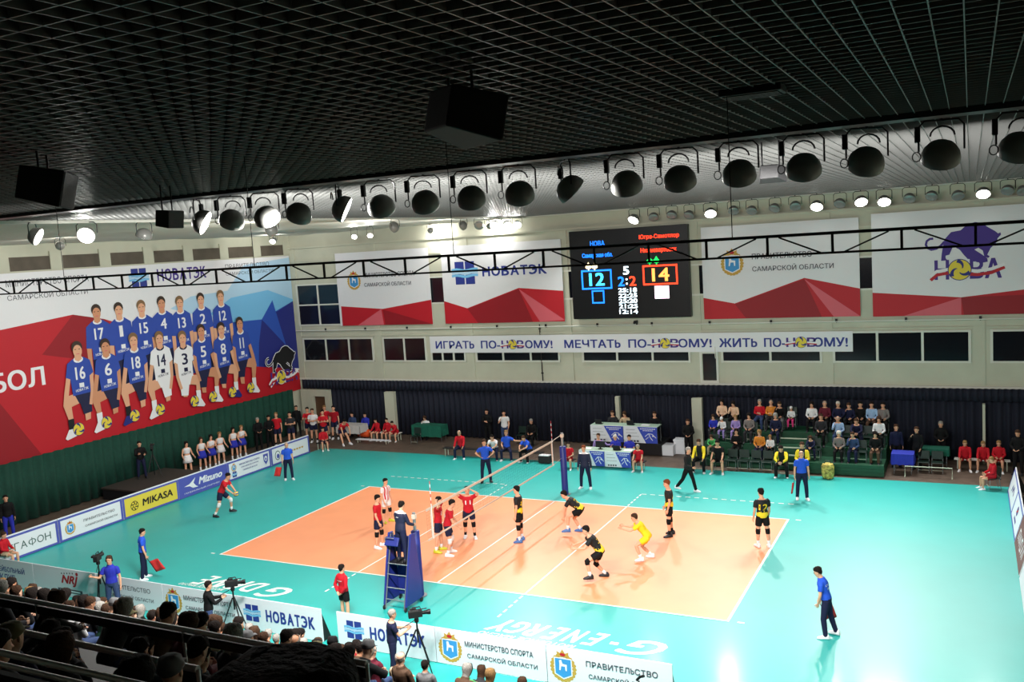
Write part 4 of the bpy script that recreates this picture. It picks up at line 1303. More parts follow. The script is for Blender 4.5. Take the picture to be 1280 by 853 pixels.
for y, l in ((5.45, 'blue padded net post on the far side of the court'), (-5.5, 'blue padded net post behind the umpire stand')):
    t = thing('net_post', l, 'post', (0.03, y, 0))
    MB().tube([(0, 0, 0), (0, 0, 2.55)], .05, 14, M_steel).build('pole', t, True)
    MB().lathe([(.13, .02), (.13, 1.98), (.11, 2.0)], 16, M_pad).build('padding', t, True)
    MB().lathe([(.22, 0), (.22, .02)], 16, M_steel).build('base_plate', t)
    b = MB(); b.bbox(-.06, .06, -.06, .06, 2.36, 2.5, M_tape); b.build('winch', t, bevel=.01)
for y, l in ((4.5, 'red and white striped antenna at the far end of the net'), (-4.5, 'red and white striped antenna at the near end of the net')):
    mb = MB()
    for i in range(18):
        mb.tube([(.016, y, 1.43 + i * .1), (.016, y, 1.53 + i * .1)], .011, 6, M_red if i % 2 and i > 9 else M_white)
    tag(mb.build('antenna', smooth=True), l, 'antenna')

# ---------------------------------------------------------------- umpire stand
t = thing('umpire_stand', 'tall blue padded umpire stand with front rungs at the near end of the net', 'umpire stand', (-.04, -6.28, 0))
for sx, nm in ((-1, 'side_panel'), (1, 'side_panel')):
    x = sx * .37
    prof = [(-.44, .14), (.42, .14), (.42, .62), (.26, 2.12), (.06, 2.14), (-.18, 1.25)]
    b = MB()
    b.add([(x - .03, y, z) for y, z in prof] + [(x + .03, y, z) for y, z in prof], [tuple(range(5, -1, -1)), tuple(range(6, 12))] + [(i, (i + 1) % 6, (i + 1) % 6 + 6, i + 6) for i in range(6)], M_pad)
    b.build(nm, t, bevel=.015)
    b = MB(); b.tube([(x - sx * .05, -.44, .06), (x - sx * .05, .1, 2.1)], .02, 8, M_tube); b.tube([(x - sx * .05, .42, .06), (x - sx * .05, .2, 2.1)], .02, 8, M_tube); b.build('post', t, True)
    for y in (-.43, .4):
        MB().lathe([(.06, -.02), (.07, -.01), (.07, .01), (.06, .02)], 12, M_black, (x, y, .07), (1, 0, 0)).build('wheel', t, True)
for z, y in ((.3, -.37), (.62, -.29), (.98, -.2), (1.28, -.13)):
    MB().tube([(-.34, y, z), (.34, y, z)], .018, 8, M_steel).build('rung', t, True)
MB().bbox(-.34, .34, -.12, .36, 1.26, 1.3, M_dark).build('platform', t)
b = MB(); b.bbox(-.34, .34, .26, .33, 1.5, 2.0, M_pad); b.bbox(-.34, .34, .3, .34, .2, 1.2, M_pad); b.build('back_panel', t, bevel=.01)
b = MB(); b.box((-.16, -.1, 1.93), (.46, .06, .26), M_pad, RX_(-.5)); b.build('seat_cushion', t, bevel=.02)
b = MB(); b.tube([(-.36, -.1, 1.75), (-.36, -.16, 2.05), (-.05, -.16, 2.05)], .015, 8, M_tube); b.build('handrail', t, True)

# ---------------------------------------------------------------- floodlights
M_dome = mat('lamp_housing', (132, 132, 128), .34, metal=.1)
M_yoke = mat('lamp_yoke', (26, 26, 28), .4, metal=.4)
M_lens = mat('lamp_glass_off', (150, 152, 150), .25, metal=.4)
M_lit = mat('lamp_glass_lit', (255, 252, 240), .3, emit=14.0)
def floodlight(c, aim, lit, label, group, power=0.0, R=.24, size=.36, ceil=CZ, box=True, spread=148):
    c, aim = V(c), V(aim).normalized()
    t = thing('floodlight', label, 'floodlight', c, 0, group)
    hv = aim.cross(V((0, 0, 1))).normalized()
    MB().lathe([(R * .96, R * .62), (R, R * .60), (R, R * .42), (R * .93, R * .1), (R * .72, -R * .22), (R * .4, -R * .4), (R * .1, -R * .45)], 22, M_dome, (0, 0, 0), aim).build('housing', t, True)
    MB().lathe([(R * .93, R * .615), (R * .9, R * .64), (R * .5, R * .68), (R * .1, R * .69)], 20, M_lit if lit else M_lens, (0, 0, 0), aim).build('lens', t, True)
    top = ceil - c.z - .03
    a, b_ = -hv * R * 1.12, hv * R * 1.12
    y = MB()
    y.tube([a, a + V((0, 0, max(.05, top - .09))), a * .75 + V((0, 0, top - .02)), b_ * .75 + V((0, 0, top - .02)), b_ + V((0, 0, max(.05, top - .09))), b_], R * .055, 6, M_yoke)
    y.tube([(0, 0, top - .03), (0, 0, top + .03)], .02, 6, M_yoke)
    y.build('yoke', t, True)
    if box:
        g = MB(); g.box(a * 1.05 + V((0, 0, top * .55)), (.07, .07, .2), M_yoke); g.build('ballast', t, bevel=.01)
        h = MB()
        bk = -aim * R * .5 + V((0, 0, R * .35))
        h.tube([bk + hv * R * .6 * math.cos(k * PI / 8) + V((0, 0, R * .5 * math.sin(k * PI / 8))) for k in range(9)], .012, 6, M_yoke); h.build('handle', t, True)
        k_ = MB()
        k_.tube([a * 1.1 + V((-.05 * math.sin(i * PI / 5), 0, -.06 + .06 * math.cos(i * PI / 5))) for i in range(11)], .008, 5, M_yoke); k_.build('cable_loop', t, True)
    if power:
        L = bpy.data.lights.new('lamp_light', 'AREA')
        L.shape = 'DISK'; L.size = size; L.spread = rad(spread); L.energy = power; L.color = (1.0, .975, .93)
        lo = bpy.data.objects.new('lamp_light', L); COL.objects.link(lo); lo.parent = t
        lo.location = aim * R * .8
        lo.rotation_euler = aim.to_track_quat('-Z', 'Y').to_euler()
    return t
near = [(1.5, 'r'), (2.37, 0), (3.18, 's'), (3.99, 0), (4.86, 'r'), (5.75, 0), (6.64, 's'), (7.53, 0), (8.41, 0), (9.22, 't'), (10.19, 0), (11.01, 0), (11.87, 0), (12.75, 0), (13.56, 's'), (14.45, 0), (15.33, 0)]
ords = ['leftmost', 'second', 'third', 'fourth', 'fifth', 'sixth', 'seventh', 'eighth', 'ninth', 'tenth', 'eleventh', 'twelfth', 'thirteenth', 'fourteenth', 'fifteenth', 'sixteenth', 'seventeenth', 'eighteenth', 'nineteenth']
for i, (x, k) in enumerate(near):
    aim = {'r': (.75, .45, -.45), 's': (-.25, .62, -.74), 't': (.55, .45, -.7), 0: ((-.6 if x < 5 else -.25 if x < 9 else -.12), .3 if x < 5 else .6, -.75)}[k]
    floodlight((x, -14.2, 11.10), aim, k == 'r', 'dark domed floodlight, %s from the left along the front beam' % ords[i] if i else 'dark domed floodlight at the left end of the front beam', 'floodlights on the front beam', NEAR_W * (.5 if k == 'r' else 2.4 if x < 5 else 1.45 if x < 8 else .7))
far = [(.7, 1), (1.64, 0), (2.52, 0), (3.34, 0), (4.3, 1), (5.35, 0), (6.16, 0), (7.16, 0), (8.01, 0), (8.91, 1), (9.85, 0), (10.67, 1), (11.58, 1), (12.55, 0), (13.39, 0), (14.32, 0), (15.23, 1), (16.09, 0), (16.6, 0)]
for i, (x, l) in enumerate(far):
    floodlight((x, 13.7, 11.1 + .03 * ((i * 7) % 3 - 1)), (.06 * ((i * 5) % 7 - 3), -.66, -.75), l, ('lit white' if l else 'unlit glass-fronted') + ' floodlight, %s from the left in the row above the back wall banners' % ords[i], 'floodlights along the back wall', FAR_W * (1.5 if x < 5 else 1) if l else 0, .27 if l else .24, .4, CZ, False, 84)
side = [(-12.9, 1, (.75, .5, -.5)), (-11.4, 1, (.5, -.72, -.42)), (-9.6, 1, (-.42, .02, -.9)), (7.9, 1, (-.85, .1, -.3)), (9.3, 0, (.2, -.8, -.5)), (10.8, 1, (.25, -.8, -.5)), (12.0, 1, (.6, -.5, -.6)), (13.2, 1, (.3, -.7, -.6)), (2.5, 1, (-.85, .1, -.25)), (-4.5, 1, (-.85, .1, -.25))]  # third lamp's light is added, aimed down to brighten the left near boards
for i, (y, l, aim) in enumerate(sorted(side)):
    floodlight((SX, y, 11.2), aim, l, ('lit' if l else 'unlit') + ' floodlight, %s from the near end on the rail beside the white ceiling sheet' % ords[i].replace('leftmost', 'first'), 'floodlights beside the ceiling sheet', (SIDE_W * (.3 if -12 < y < -11 else 1.5)) if l else 0, .22, .34, CZ, False)
for i, (x, y, z) in enumerate(((-14.5, 6.0, 11.1), (-12.0, 9.0, 11.1), (-11.2, 9.2, 11.1))):
    floodlight((x, y, z), (.4, -.7, -.6), 1, ('small bright lamp under the ceiling sheet, leftmost of three', 'small bright lamp under the ceiling sheet, middle of three', 'small bright lamp under the ceiling sheet, right of three')[i], 'small lamps under the sheet', 60, .14, .2, CZ, False)

for i, (x, y, aim, l) in enumerate(((-17.6, 9.6, (-.6, .7, .12), 'lamp throwing a pale patch into the far left corner under the ceiling'), (-14.5, -5.2, (-.8, .3, .2), 'lamp throwing a pale patch on the ceiling sheet at the left edge'), (-10.4, 13.4, (.05, .8, -.3), 'lamp throwing a pale patch on the top of the back wall, left of two'), (-6.9, 13.4, (.05, .8, -.3), 'lamp throwing a pale patch on the top of the back wall, right of two'))):
    floodlight((x, y, 11.2), aim, 1, l, 'lamps washing the upper walls', 60, .16, .2, CZ, False)

# ---------------------------------------------------------------- truss on wires
TY = -18.75
t = thing('lighting_truss', 'long black lattice truss hanging on wires across the whole hall', 'truss', (0, TY, 10.0))
TX0, TX1, TH = -1.0, 18.2, .17
M_tr = mat('truss_black', (14, 14, 16), .45)
MB().bbox(TX0, TX1, -.018, .018, TH, TH + .028, M_tr).build('top_chord', t)
MB().bbox(TX0, TX1, -.012, .012, 0, .02, M_tr).build('bottom_chord', t)
nb = 34
for i in range(nb + 1):
    x = TX0 + (TX1 - TX0) * i / nb
    MB().bbox(x - .011, x + .011, -.01, .01, .01, TH + .01, M_tr).build('post', t)
for i in range(nb):
    x0 = TX0 + (TX1 - TX0) * i / nb; x1 = TX0 + (TX1 - TX0) * (i + 1) / nb
    za, zb = (.015, TH) if i % 2 == 0 else (TH, .015)
    k = .18
    MB().bar((lerp(x0, x1, k), 0, za), (lerp(x0, x1, 1 - k), 0, zb), .014, .014, M_tr).build('brace', t)
for x, l in ((3.5, 'thin black wire holding the truss, leftmost'), (6.98, 'thin black wire holding the truss left of the scoreboard'), (9.8, 'thin black wire holding the truss below the big loudspeaker'), (12.8, 'thin black wire holding the truss right of the scoreboard')):
    tag(MB().tube([(x, TY, 10.19), (x, TY, CZ)], .0045, 5, M_tr).build('wire'), l, 'wire', 'wires holding the truss')

# ---------------------------------------------------------------- hanging loudspeakers, ceiling vent
M_spk = mat('speaker_black', (16, 16, 18), .6, bump=.3, bscale=200)
M_spk2 = mat('speaker_grille', (24, 24, 26), .5, bump=.6, bscale=300)
def loudspeaker(c, w, h, d, rz, tilt, label):
    t = thing('loudspeaker', label, 'loudspeaker', c, rad(rz))
    q_ = RX_(rad(tilt))
    def P_(x, y, z): return q_ @ V((x * w / 2, y * d / 2, z * h / 2))
    b = MB()
    vs = [P_(-1, -1, -.9), P_(1, -1, -.9), P_(.62, 1, -.8), P_(-.62, 1, -.8), P_(-1, -1, 1), P_(1, -1, 1), P_(.62, 1, .9), P_(-.62, 1, .9)]
    b.add(vs, [(3, 2, 1, 0), (4, 5, 6, 7), (0, 1, 5, 4), (1, 2, 6, 5), (2, 3, 7, 6), (3, 0, 4, 7)], M_spk)
    b.build('cabinet', t, bevel=.015)
    g = MB(); g.add([P_(-.92, -1.03, -.82), P_(.92, -1.03, -.82), P_(.92, -1.03, .92), P_(-.92, -1.03, .92)] + [P_(-.92, -.98, -.82), P_(.92, -.98, -.82), P_(.92, -.98, .92), P_(-.92, -.98, .92)], [(0, 1, 2, 3), (7, 6, 5, 4), (0, 4, 5, 1), (1, 5, 6, 2), (2, 6, 7, 3), (3, 7, 4, 0)], M_spk2); g.build('grille', t)
    for sx in (-1, 1):
        k = MB(); k.tube([(sx * w * .3, 0, h * .4), (sx * w * .3, 0, max(.02, CZ - c[2]))], .012, 6, M_dark); k.build('bracket', t)
loudspeaker((11.45, -21.3, 11.22), .56, .36, .42, 150, 14, 'large black loudspeaker hanging under the lattice ceiling, top centre')
loudspeaker((6.1, -20.8, 11.17), .62, .40, .46, 130, 14, 'black loudspeaker hanging under the ceiling at the upper left')
loudspeaker((3.4, -16.7, 11.0), .40, .3, .3, 100, 8, 'small black loudspeaker left of the front lamp row')
loudspeaker((12.12, -13.2, 11.05), .42, .24, .3, 180, 10, 'grey-black loudspeaker between two front floodlights')
t = thing('ceiling_vent', 'dark flat ventilation box set in the lattice ceiling', 'vent', (13.0, -18.6, CZ))
MB().bbox(-.28, .28, -.16, .16, -.05, .02, M_spk).build('case', t, bevel=.01)
for i in range(5):
    MB().bbox(-.25, .25, -.13 + i * .06, -.11 + i * .06, -.06, -.045, M_dark).build('slat', t)

# ---------------------------------------------------------------- stand: benches and rails
M_bench = mat('bench_black', (26, 26, 28), .5)
M_rail = mat('rail_steel', (205, 205, 205), .35, metal=.3)
for k in range(19):
    y = ROW0 - PITCH * k
    mb = MB(); x1 = 9.6 if k < 3 else 15.5
    mb.bbox(-16, x1, y - .22, y + .2, tier_z(k) + .37, tier_z(k) + .41, M_bench)
    for i in range(11):
        x = -15.6 + i * (x1 + 15.2) / 10
        mb.bbox(x - .02, x + .02, y - .15, y + .15, tier_z(k), tier_z(k) + .38, M_dark)
    tag(mb.build('bench'), 'long black spectator bench, %s tier up from the courtside boards' % (ords[k].replace('leftmost', 'first')), 'bench', 'benches of the near stand')
def rail(y, z0, h, x0, x1, label, mid=(), panel=None):
    t = thing('handrail', label, 'handrail', (0, y, z0))
    MB().tube([(x0, 0, h), (x1, 0, h)], .03 if y > -25 else .012, 8, M_rail).build('top_rail', t, True)
    for m_ in mid:
        MB().tube([(x0, 0, m_), (x1, 0, m_)], .010, 8, M_rail).build('lower_rail', t, True)
    if panel:
        MB().bbox(x0, x1, -.012, .012, panel[0], panel[1], M_bench).build('infill_panel', t)
    n = int((x1 - x0) / 2.2)
    for i in range(n + 1):
        x = x0 + (x1 - x0) * i / n
        MB().tube([(x, 0, 0), (x, 0, h)], .018, 8, M_rail).build('post', t, True)
rail(-20.72, tier_z(11), 1.51, -14, 9.7, 'steel handrail with dark band between the lower crowd and the dark front heads', (), (1.37, 1.47))
rail(-22.25, tier_z(13), 1.50, 3, 9.2, 'short steel handrail among the dark heads at lower left')
rail(-25.35, tier_z(17), 1.345, 8.5, 12.6, 'pair of close steel rails at the bottom left corner', (1.30,), (.7, 1.27))

# ---------------------------------------------------------------- far side: bleachers, chairs, tables, benches
M_gw = mat('green_painted_wood', (16, 70, 46), .55, var=.15, scale=4)
M_edge = mat('pale_step_edge', (190, 200, 180), .6)
M_chg = mat('dark_green_plastic', (20, 40, 34), .4)
t = thing('bleachers', 'green wooden tiered bleachers with pale-edged steps on the right of the far side', 'bleachers', (0, 0, 0))
mb = MB(); mb.bbox(8.45, 11.6, 10.75, 12.0, 0.02, .47, M_gw)
for i in range(3): mb.bbox(8.44, 11.61, 10.735, 10.75, .05 + i * .145, .17 + i * .145, M_gw)
mb.build('front_tier', t)
mb = MB(); mb.bbox(4.05, 7.28, 11.1, 12.0, 0.02, .3, M_gw); mb.build('low_tier', t)
mb = MB(); mb.bbox(4.05, 11.6, 12.0, 12.85, 0.02, .86, M_gw); mb.build('middle_tier', t)
mb = MB(); mb.bbox(4.05, 11.6, 12.85, 14.1, 0.02, 1.27, M_gw); mb.build('back_tier', t)
for i in range(4):
    b = MB(); b.bbox(7.3, 8.42, 11.9 - i * .26 + .1, 12.0 + .1, 0, 0.02, M_gw)
for i, z in enumerate((.3, .58, .84)):
    b = MB(); b.bbox(7.3, 8.43, 11.1 + i * .3, 12.0, z - .28, z, M_gw); b.bbox(7.3, 8.43, 11.08 + i * .3, 11.13 + i * .3, z - .03, z + .01, M_edge); b.build('step', t)
b = MB(); b.bbox(7.3, 8.43, 12.4, 12.45, .86, 1.05, M_gw); b.bbox(7.3, 8.43, 12.38, 12.44, 1.05, 1.09, M_edge); b.build('step', t)
def make_chair():
    t = thing('plastic_chair', '', 'chair')
    b = MB(); b.box((0, 0, .42), (.44, .42, .03), M_chg); b.build('seat', t, bevel=.012)
    b = MB(); b.box((0, -.21, .66), (.43, .025, .34), M_chg, RX_(.12)); b.build('backrest', t, bevel=.012)
    for sx in (-1, 1):
        f = MB(); f.tube([(sx * .2, .19, 0), (sx * .2, .17, .41), (sx * .2, -.17, .41), (sx * .2, -.24, .82)], .011, 6, M_tube); f.build('frame', t, True)
        f = MB(); f.tube([(sx * .2, -.22, 0), (sx * .2, -.14, .41)], .011, 6, M_tube); f.build('leg', t, True)
    f = MB(); f.tube([(-.2, .18, .12), (.2, .18, .12)], .009, 6, M_edge); f.build('stretcher', t, True)
    return t
CH0 = [None]
def chair(x, y, face, label, z=0.0, group='dark green chairs on the far side'):
    if CH0[0] is None:
        CH0[0] = make_chair(); c = CH0[0]
    else:
        c = copy_tree(CH0[0])
    c.location = (x, y, z); c.rotation_euler = (0, 0, rad(face - 90)); c['label'] = label; c['group'] = group
    return c
def table(x0, x1, y0, y1, h, m_top, label, cloth=None, drop=.5, z=0.0):
    t = thing('folding_table', label, 'table', ((x0 + x1) / 2, (y0 + y1) / 2, z))
    w, d = (x1 - x0) / 2, (y1 - y0) / 2
    MB().bbox(-w, w, -d, d, h - .03, h, m_top).build('tabletop', t, bevel=.008)
    for sx in (-1, 1):
        for sy in (-1, 1):
            MB().tube([(sx * (w - .08), sy * (d - .08), 0), (sx * (w - .08), sy * (d - .08), h - .03)], .015, 6, M_tube).build('leg', t, True)
    if cloth:
        c = MB()
        c.bbox(-w - .02, w + .02, -d - .02, d + .02, h, h + .012, cloth)
        k = 24
        for (ax, ay, bx, by, dr) in ((-w - .02, -d - .02, w + .02, -d - .02, drop), (-w - .02, -d - .02, -w - .02, d + .02, drop * .9), (w + .02, -d - .02, w + .02, d + .02, drop * .9)):
            vs, fs = [], []
            for i in range(k + 1):
                px_, py_ = lerp(ax, bx, i / k), lerp(ay, by, i / k)
                o_ = .02 * math.sin(i * 1.9)
                nx_, ny_ = (0, -1) if ay == by else ((1 if ax > 0 else -1), 0)
                vs += [(px_, py_, h + .01), (px_ + nx_ * (.02 + o_), py_ + ny_ * (.02 + o_), h - dr - .015 * math.sin(i * .9))]
            for i in range(k): fs.append((2 * i, 2 * i + 1, 2 * i + 3, 2 * i + 2))
            c.add(vs, fs, cloth)
        o = c.build('tablecloth', t, True)
    return t
M_tabw = mat('white_table', (206, 204, 198), .6); M_cloth_g = mat('green_cloth', (14, 92, 74), .85, var=.1); M_cloth_b = mat('blue_cloth', (38, 52, 170), .8, var=.1); M_cloth_w = mat('white_cloth', (190, 188, 186), .85)
M_ptop = mat('pale_green_tabletop', (150, 176, 158), .5)
table(-16.9, -15.3, 12.5, 13.2, .8, M_tabw, 'white clothed table beside the red-shirted reserves at far left', M_cloth_w, .45)
table(-12.2, -10.35, 13.0, 13.6, .85, M_tabw, 'green clothed table in front of the navy curtain', M_cloth_g, .6)
table(11.85, 12.65, 11.4, 12.1, .82, M_tabw, 'small table with bright blue cloth beside the green bleachers', M_cloth_b, .42)
table(12.7, 13.9, 12.6, 13.2, .8, M_tabw, 'green topped table behind the far right barrier', M_cloth_g, .25)
# score tables with printed fronts
def score_table(x0, x1, y, z, h, label, foot):
    t = thing('score_table', label, 'table', ((x0 + x1) / 2, y, z))
    w = (x1 - x0) / 2
    MB().bbox(-w, w, 0, .7, h - .03, h, M_ptop).build('tabletop', t, bevel=.008)
    for sx in (-1, 1):
        for sy in (.06, .64):
            MB().tube([(sx * (w - .06), sy, 0), (sx * (w - .06), sy, h - .03)], .016, 6, M_tube).build('leg', t, True)
    for i in (0, 1):
        p = Print((-w + i * w, -.02, 0), (1, 0, 0), (0, 0, 1), .002)
        p.slab(M_brd, .01, h - foot, w - .01, h, .015)
        a, b_ = h - foot, h
        p.poly(mat('score_blue', (56, 74, 178), .5), [(w * .42, b_ - .02), (w - .01, b_ - .02), (w - .01, a), (w * .66, a)]); p.up()
        for k_ in range(3): p.stroke(M_text, [(w * .08, lerp(a, b_, .8 - .2 * k_)), (w * (.35 + .06 * k_), lerp(a, b_, .8 - .2 * k_))], .012)
        for k_ in range(4): p.rect(M_text, w * (.12 + .09 * k_), lerp(a, b_, .06), w * (.18 + .09 * k_), lerp(a, b_, .16))
        for k_ in range(9): p.rect(M_white, w * (.5 + .05 * k_), lerp(a, b_, .84), w * (.535 + .05 * k_), lerp(a, b_, .90))
        for k_ in range(6): p.rect(M_white, w * (.58 + .05 * k_), lerp(a, b_, .74), w * (.615 + .05 * k_), lerp(a, b_, .79))
        cx, cy = w * .8, lerp(a, b_, .38)
        p.stroke(M_white, [(cx - .16 * w, cy + .02), (cx - .06 * w, cy + .16), (cx + .05 * w, cy + .14), (cx + .16 * w, cy - .04)], .03)
        p.stroke(M_white, [(cx - .05 * w, cy + .15), (cx - .01 * w, cy - .02), (cx + .06 * w, cy - .16)], .035); p.stroke(M_white, [(cx - .15 * w, cy - .12), (cx - .06 * w, cy + .0)], .025)
        p.ell(M_white, cx + .07 * w, cy + .06, .035, .045, 10)
        p.build('front_panel', t)
    return t
score_table(-1.12, 1.35, 9.75, 0, .78, 'lower score table with blue and white printed front at the court edge', .7)
score_table(-1.55, 1.78, 12.3, .58, .8, 'upper commentary table with printed front raised behind the score table', .78)
t = thing('platform', 'black raised platform under the commentary table', 'platform', (.2, 13.0, 0))
MB().bbox(-1.9, 1.75, -.62, .75, .5, .58, M_black).build('deck', t)
MB().bbox(-1.85, 1.7, -.58, .7, 0.01, .5, mat('platform_skirt', (26, 22, 24), .8)).build('skirt', t)
t = thing('platform', 'low black platform carrying the cameraman by the green curtain', 'platform', (-18.9, 1.3, 0))
MB().bbox(-1.2, 1.2, -1.7, 1.9, .48, .55, mat('platform_top', (52, 46, 42), .7)).build('deck', t)
MB().bbox(-1.16, 1.16, -1.66, 1.86, 0.01, .48, M_black).build('skirt', t)
for x, y, z, l in ((2.15, 12.75, .0, 'white storage box by the commentary platform, front left one'), (2.62, 13.15, .0, 'taller white storage box behind the first by the commentary platform')):
    h = .5 if x < 2.4 else .68
    b = MB(); b.bbox(-.28, .28, -.25, .25, 0, h - .06, M_brd); t = thing('storage_box', l, 'box', (x, y, z)); b.build('body', t, bevel=.01)
    MB().bbox(-.3, .3, -.27, .27, h - .06, h, M_brd).build('lid', t, bevel=.01)
def bench(x0, x1, y, h, label, m=M_tabw, d=.3, rz=0):
    t = thing('bench', label, 'bench', ((x0 + x1) / 2, y, 0), rz)
    w = (x1 - x0) / 2
    MB().bbox(-w, w, -d / 2, d / 2, h - .04, h, m).build('seat', t, bevel=.008)
    for sx in (-1, 1):
        b = MB(); b.tube([(sx * (w - .12), -d / 2 + .03, 0), (sx * (w - .12), -d / 2 + .03, h - .04), (sx * (w - .12), d / 2 - .03, h - .04), (sx * (w - .12), d / 2 - .03, 0)], .018, 6, M_edge); b.build('leg', t, True)
    return t
bench(-14.75, -12.9, 12.95, .42, 'pale bench under the three red-shirted ball kids')
bench(-15.2, -13.1, 12.05, .2, 'low white gym bench lying empty on the brown floor', M_brd, .26)
bench(14.1, 16.1, 12.85, .42, 'pale bench under the three red ball kids at far right')
bench(-8.6, -3.2, 10.35, .42, 'long dark team bench with blue-shirted staff', M_bench, .34)
t = thing('barrier', 'low white tube barrier on the floor at far right', 'barrier', (13.2, 11.2, 0))
b = MB(); b.tube([(-.85, 0, 0), (-.85, 0, .4), (.85, 0, .4), (.85, 0, 0)], .022, 6, M_edge); b.build('frame', t, True)
for x in (-.85, .85):
    MB().tube([(x, -.2, .02), (x, .2, .02)], .022, 6, M_edge).build('foot', t, True)
t = thing('sports_bag', 'bright orange bag on the floor beside the seated ball kids', 'bag', (-15.55, 13.2, 0))
b = MB(); b.tube([(-.38, 0, .22), (-.3, 0, .24), (.3, 0, .24), (.38, 0, .22)], [.16, .23, .23, .16], 12, mat('orange_bag', (222, 84, 34), .7)); b.build('body', t, True)
b = MB(); b.tube([(-.2, -.1, .42), (-.1, -.1, .55), (.1, -.1, .55), (.2, -.1, .42)], .014, 6, M_dark); b.build('handle', t, True)
t = thing('sports_bag', 'black bag with white top at the right end of the team bench', 'bag', (-2.95, 10.0, 0))
b = MB(); b.bbox(-.3, .3, -.16, .16, .02, .36, M_black); b.build('body', t, bevel=.05)
b = MB(); b.bbox(-.26, .26, -.14, .14, .36, .40, M_brd); b.build('lid', t, bevel=.01)
t = thing('ball_basket', 'black and yellow patterned ball bag beside the green bleachers', 'bag', (9.55, 10.2, 0))
b = MB(); b.lathe([(.2, .02), (.24, .1), (.25, .5), (.2, .6), (.05, .62)], 14, mat('yellow_black_bag', (180, 160, 80), .7, var=.8, scale=9)); b.build('body', t, True)
b = MB(); b.tube([(-.15, 0, .58), (-.08, 0, .72), (.08, 0, .72), (.15, 0, .58)], .012, 6, M_dark); b.build('handle', t, True)
# long dark benches / chairs rows
for i in range(4):
    chair(5.55 + i * .5, 10.75, 270, 'empty dark green chair in the front row, %s from the left' % ords[i].replace('leftmost', 'first'))
for i, (x, y, z, l) in enumerate(((5.15, 12.4, .86, 'empty green chair between the green-shirted child and the dark-haired man'), (6.1, 12.4, .86, 'empty green chair left of the mustard-coated woman'), (6.7, 13.25, 1.27, 'empty green chair in the top row under the orange jacket'), (8.9, 11.4, .47, 'empty green chair at the left end of the right-hand block'),
                                  (10.9, 12.4, .86, 'empty green chair left of the white-bloused woman'), (10.7, 11.4, .47, 'empty green chair with white sheet left of the dark-dressed woman'), (10.0, 12.4, .86, 'empty green chair in the middle row behind the white-haired lady'),
                                  (13.0, 12.0, 0, 'dark green chair at the left behind the barrier'), (13.5, 12.0, 0, 'dark green chair at the right behind the barrier'),
                                  (-11.6, 12.4, 0, 'dark chair in front of the green clothed table'), (-5.95, 13.6, 0, 'dark chair between the man in white and the seated man in black'))):
    chair(x, y, 270, l, z)
# cameras on tripods
def video_camera(x, y, z, face, label, h=1.5, spread=.45):
    t = thing('tripod', 'black tripod under ' + label, 'tripod', (x, y, z), rad(face - 90))
    MB().tube([(0, 0, h * .55), (0, 0, h - .1)], .022, 8, M_dark).build('column', t, True)
    for k in range(3):
        a = k * 2.094 + .5
        b = MB(); b.tube([(0.03 * math.cos(a), .03 * math.sin(a), h * .78), (spread * math.cos(a), spread * math.sin(a), .01)], [.022, .015], 6, M_dark); b.build('leg', t, True)
    b = MB(); b.lathe([(.05, h - .12), (.06, h - .05), (.05, h - .02)], 12, M_dark); b.tube([(.03, -.05, h - .06), (.1, -.42, h - .2)], .01, 6, M_dark); b.build('pan_head', t, True)
    c = thing('video_camera', label, 'camera', (x, y, z + h - .01), rad(face - 90))
    b = MB(); b.box((0, -.02, .1), (.13, .34, .17), M_spk); b.build('body', c, bevel=.015)
    MB().lathe([(.045, 0), (.05, .1), (.065, .16), (.065, .2)], 14, M_dark, (0, .15, .1), (0, 1, 0)).build('lens', c, True)
    b = MB(); b.tube([(0, -.1, .2), (0, -.08, .26), (0, .1, .26), (0, .12, .2)], .013, 6, M_dark); b.build('handle', c, True)
    b = MB(); b.box((-.1, -.06, .17), (.07, .16, .06), M_dark); b.build('viewfinder', c, bevel=.01)
    MB().tube([(.06, .05, .22), (.06, .26, .22)], .014, 8, M_dark).build('microphone', c, True)
    return t
video_camera(-8.62, -9.62, 0, 120, 'video camera left of the blue-shirted headset man', 1.62, .3)
video_camera(-3.28, -9.62, 0, 40, 'video camera of the black-clad cameraman', 1.45, .5)
video_camera(2.72, -9.7, 0, 40, 'video camera of the bearded cameraman in front of the blue logo', 1.42, .55)
video_camera(-19.1, 1.75, .55, 320, 'video camera on the platform by the green curtain', 1.35, .4)
# small microphone stand poking over the near boards
t = thing('microphone_stand', 'small black stand with clip poking up before the rightmost near board', 'stand', (8.35, -9.75, 0))
MB().tube([(0, 0, 0), (0, 0, .78)], .018, 8, M_dark).build('pole', t, True)
b = MB(); b.tube([(-.05, 0, .78), (.02, .02, .86), (.12, .02, .9)], .03, 8, M_dark); b.build('clip', t, True)
MB().lathe([(.15, 0), (.15, .02)], 14, M_dark).build('base', t)
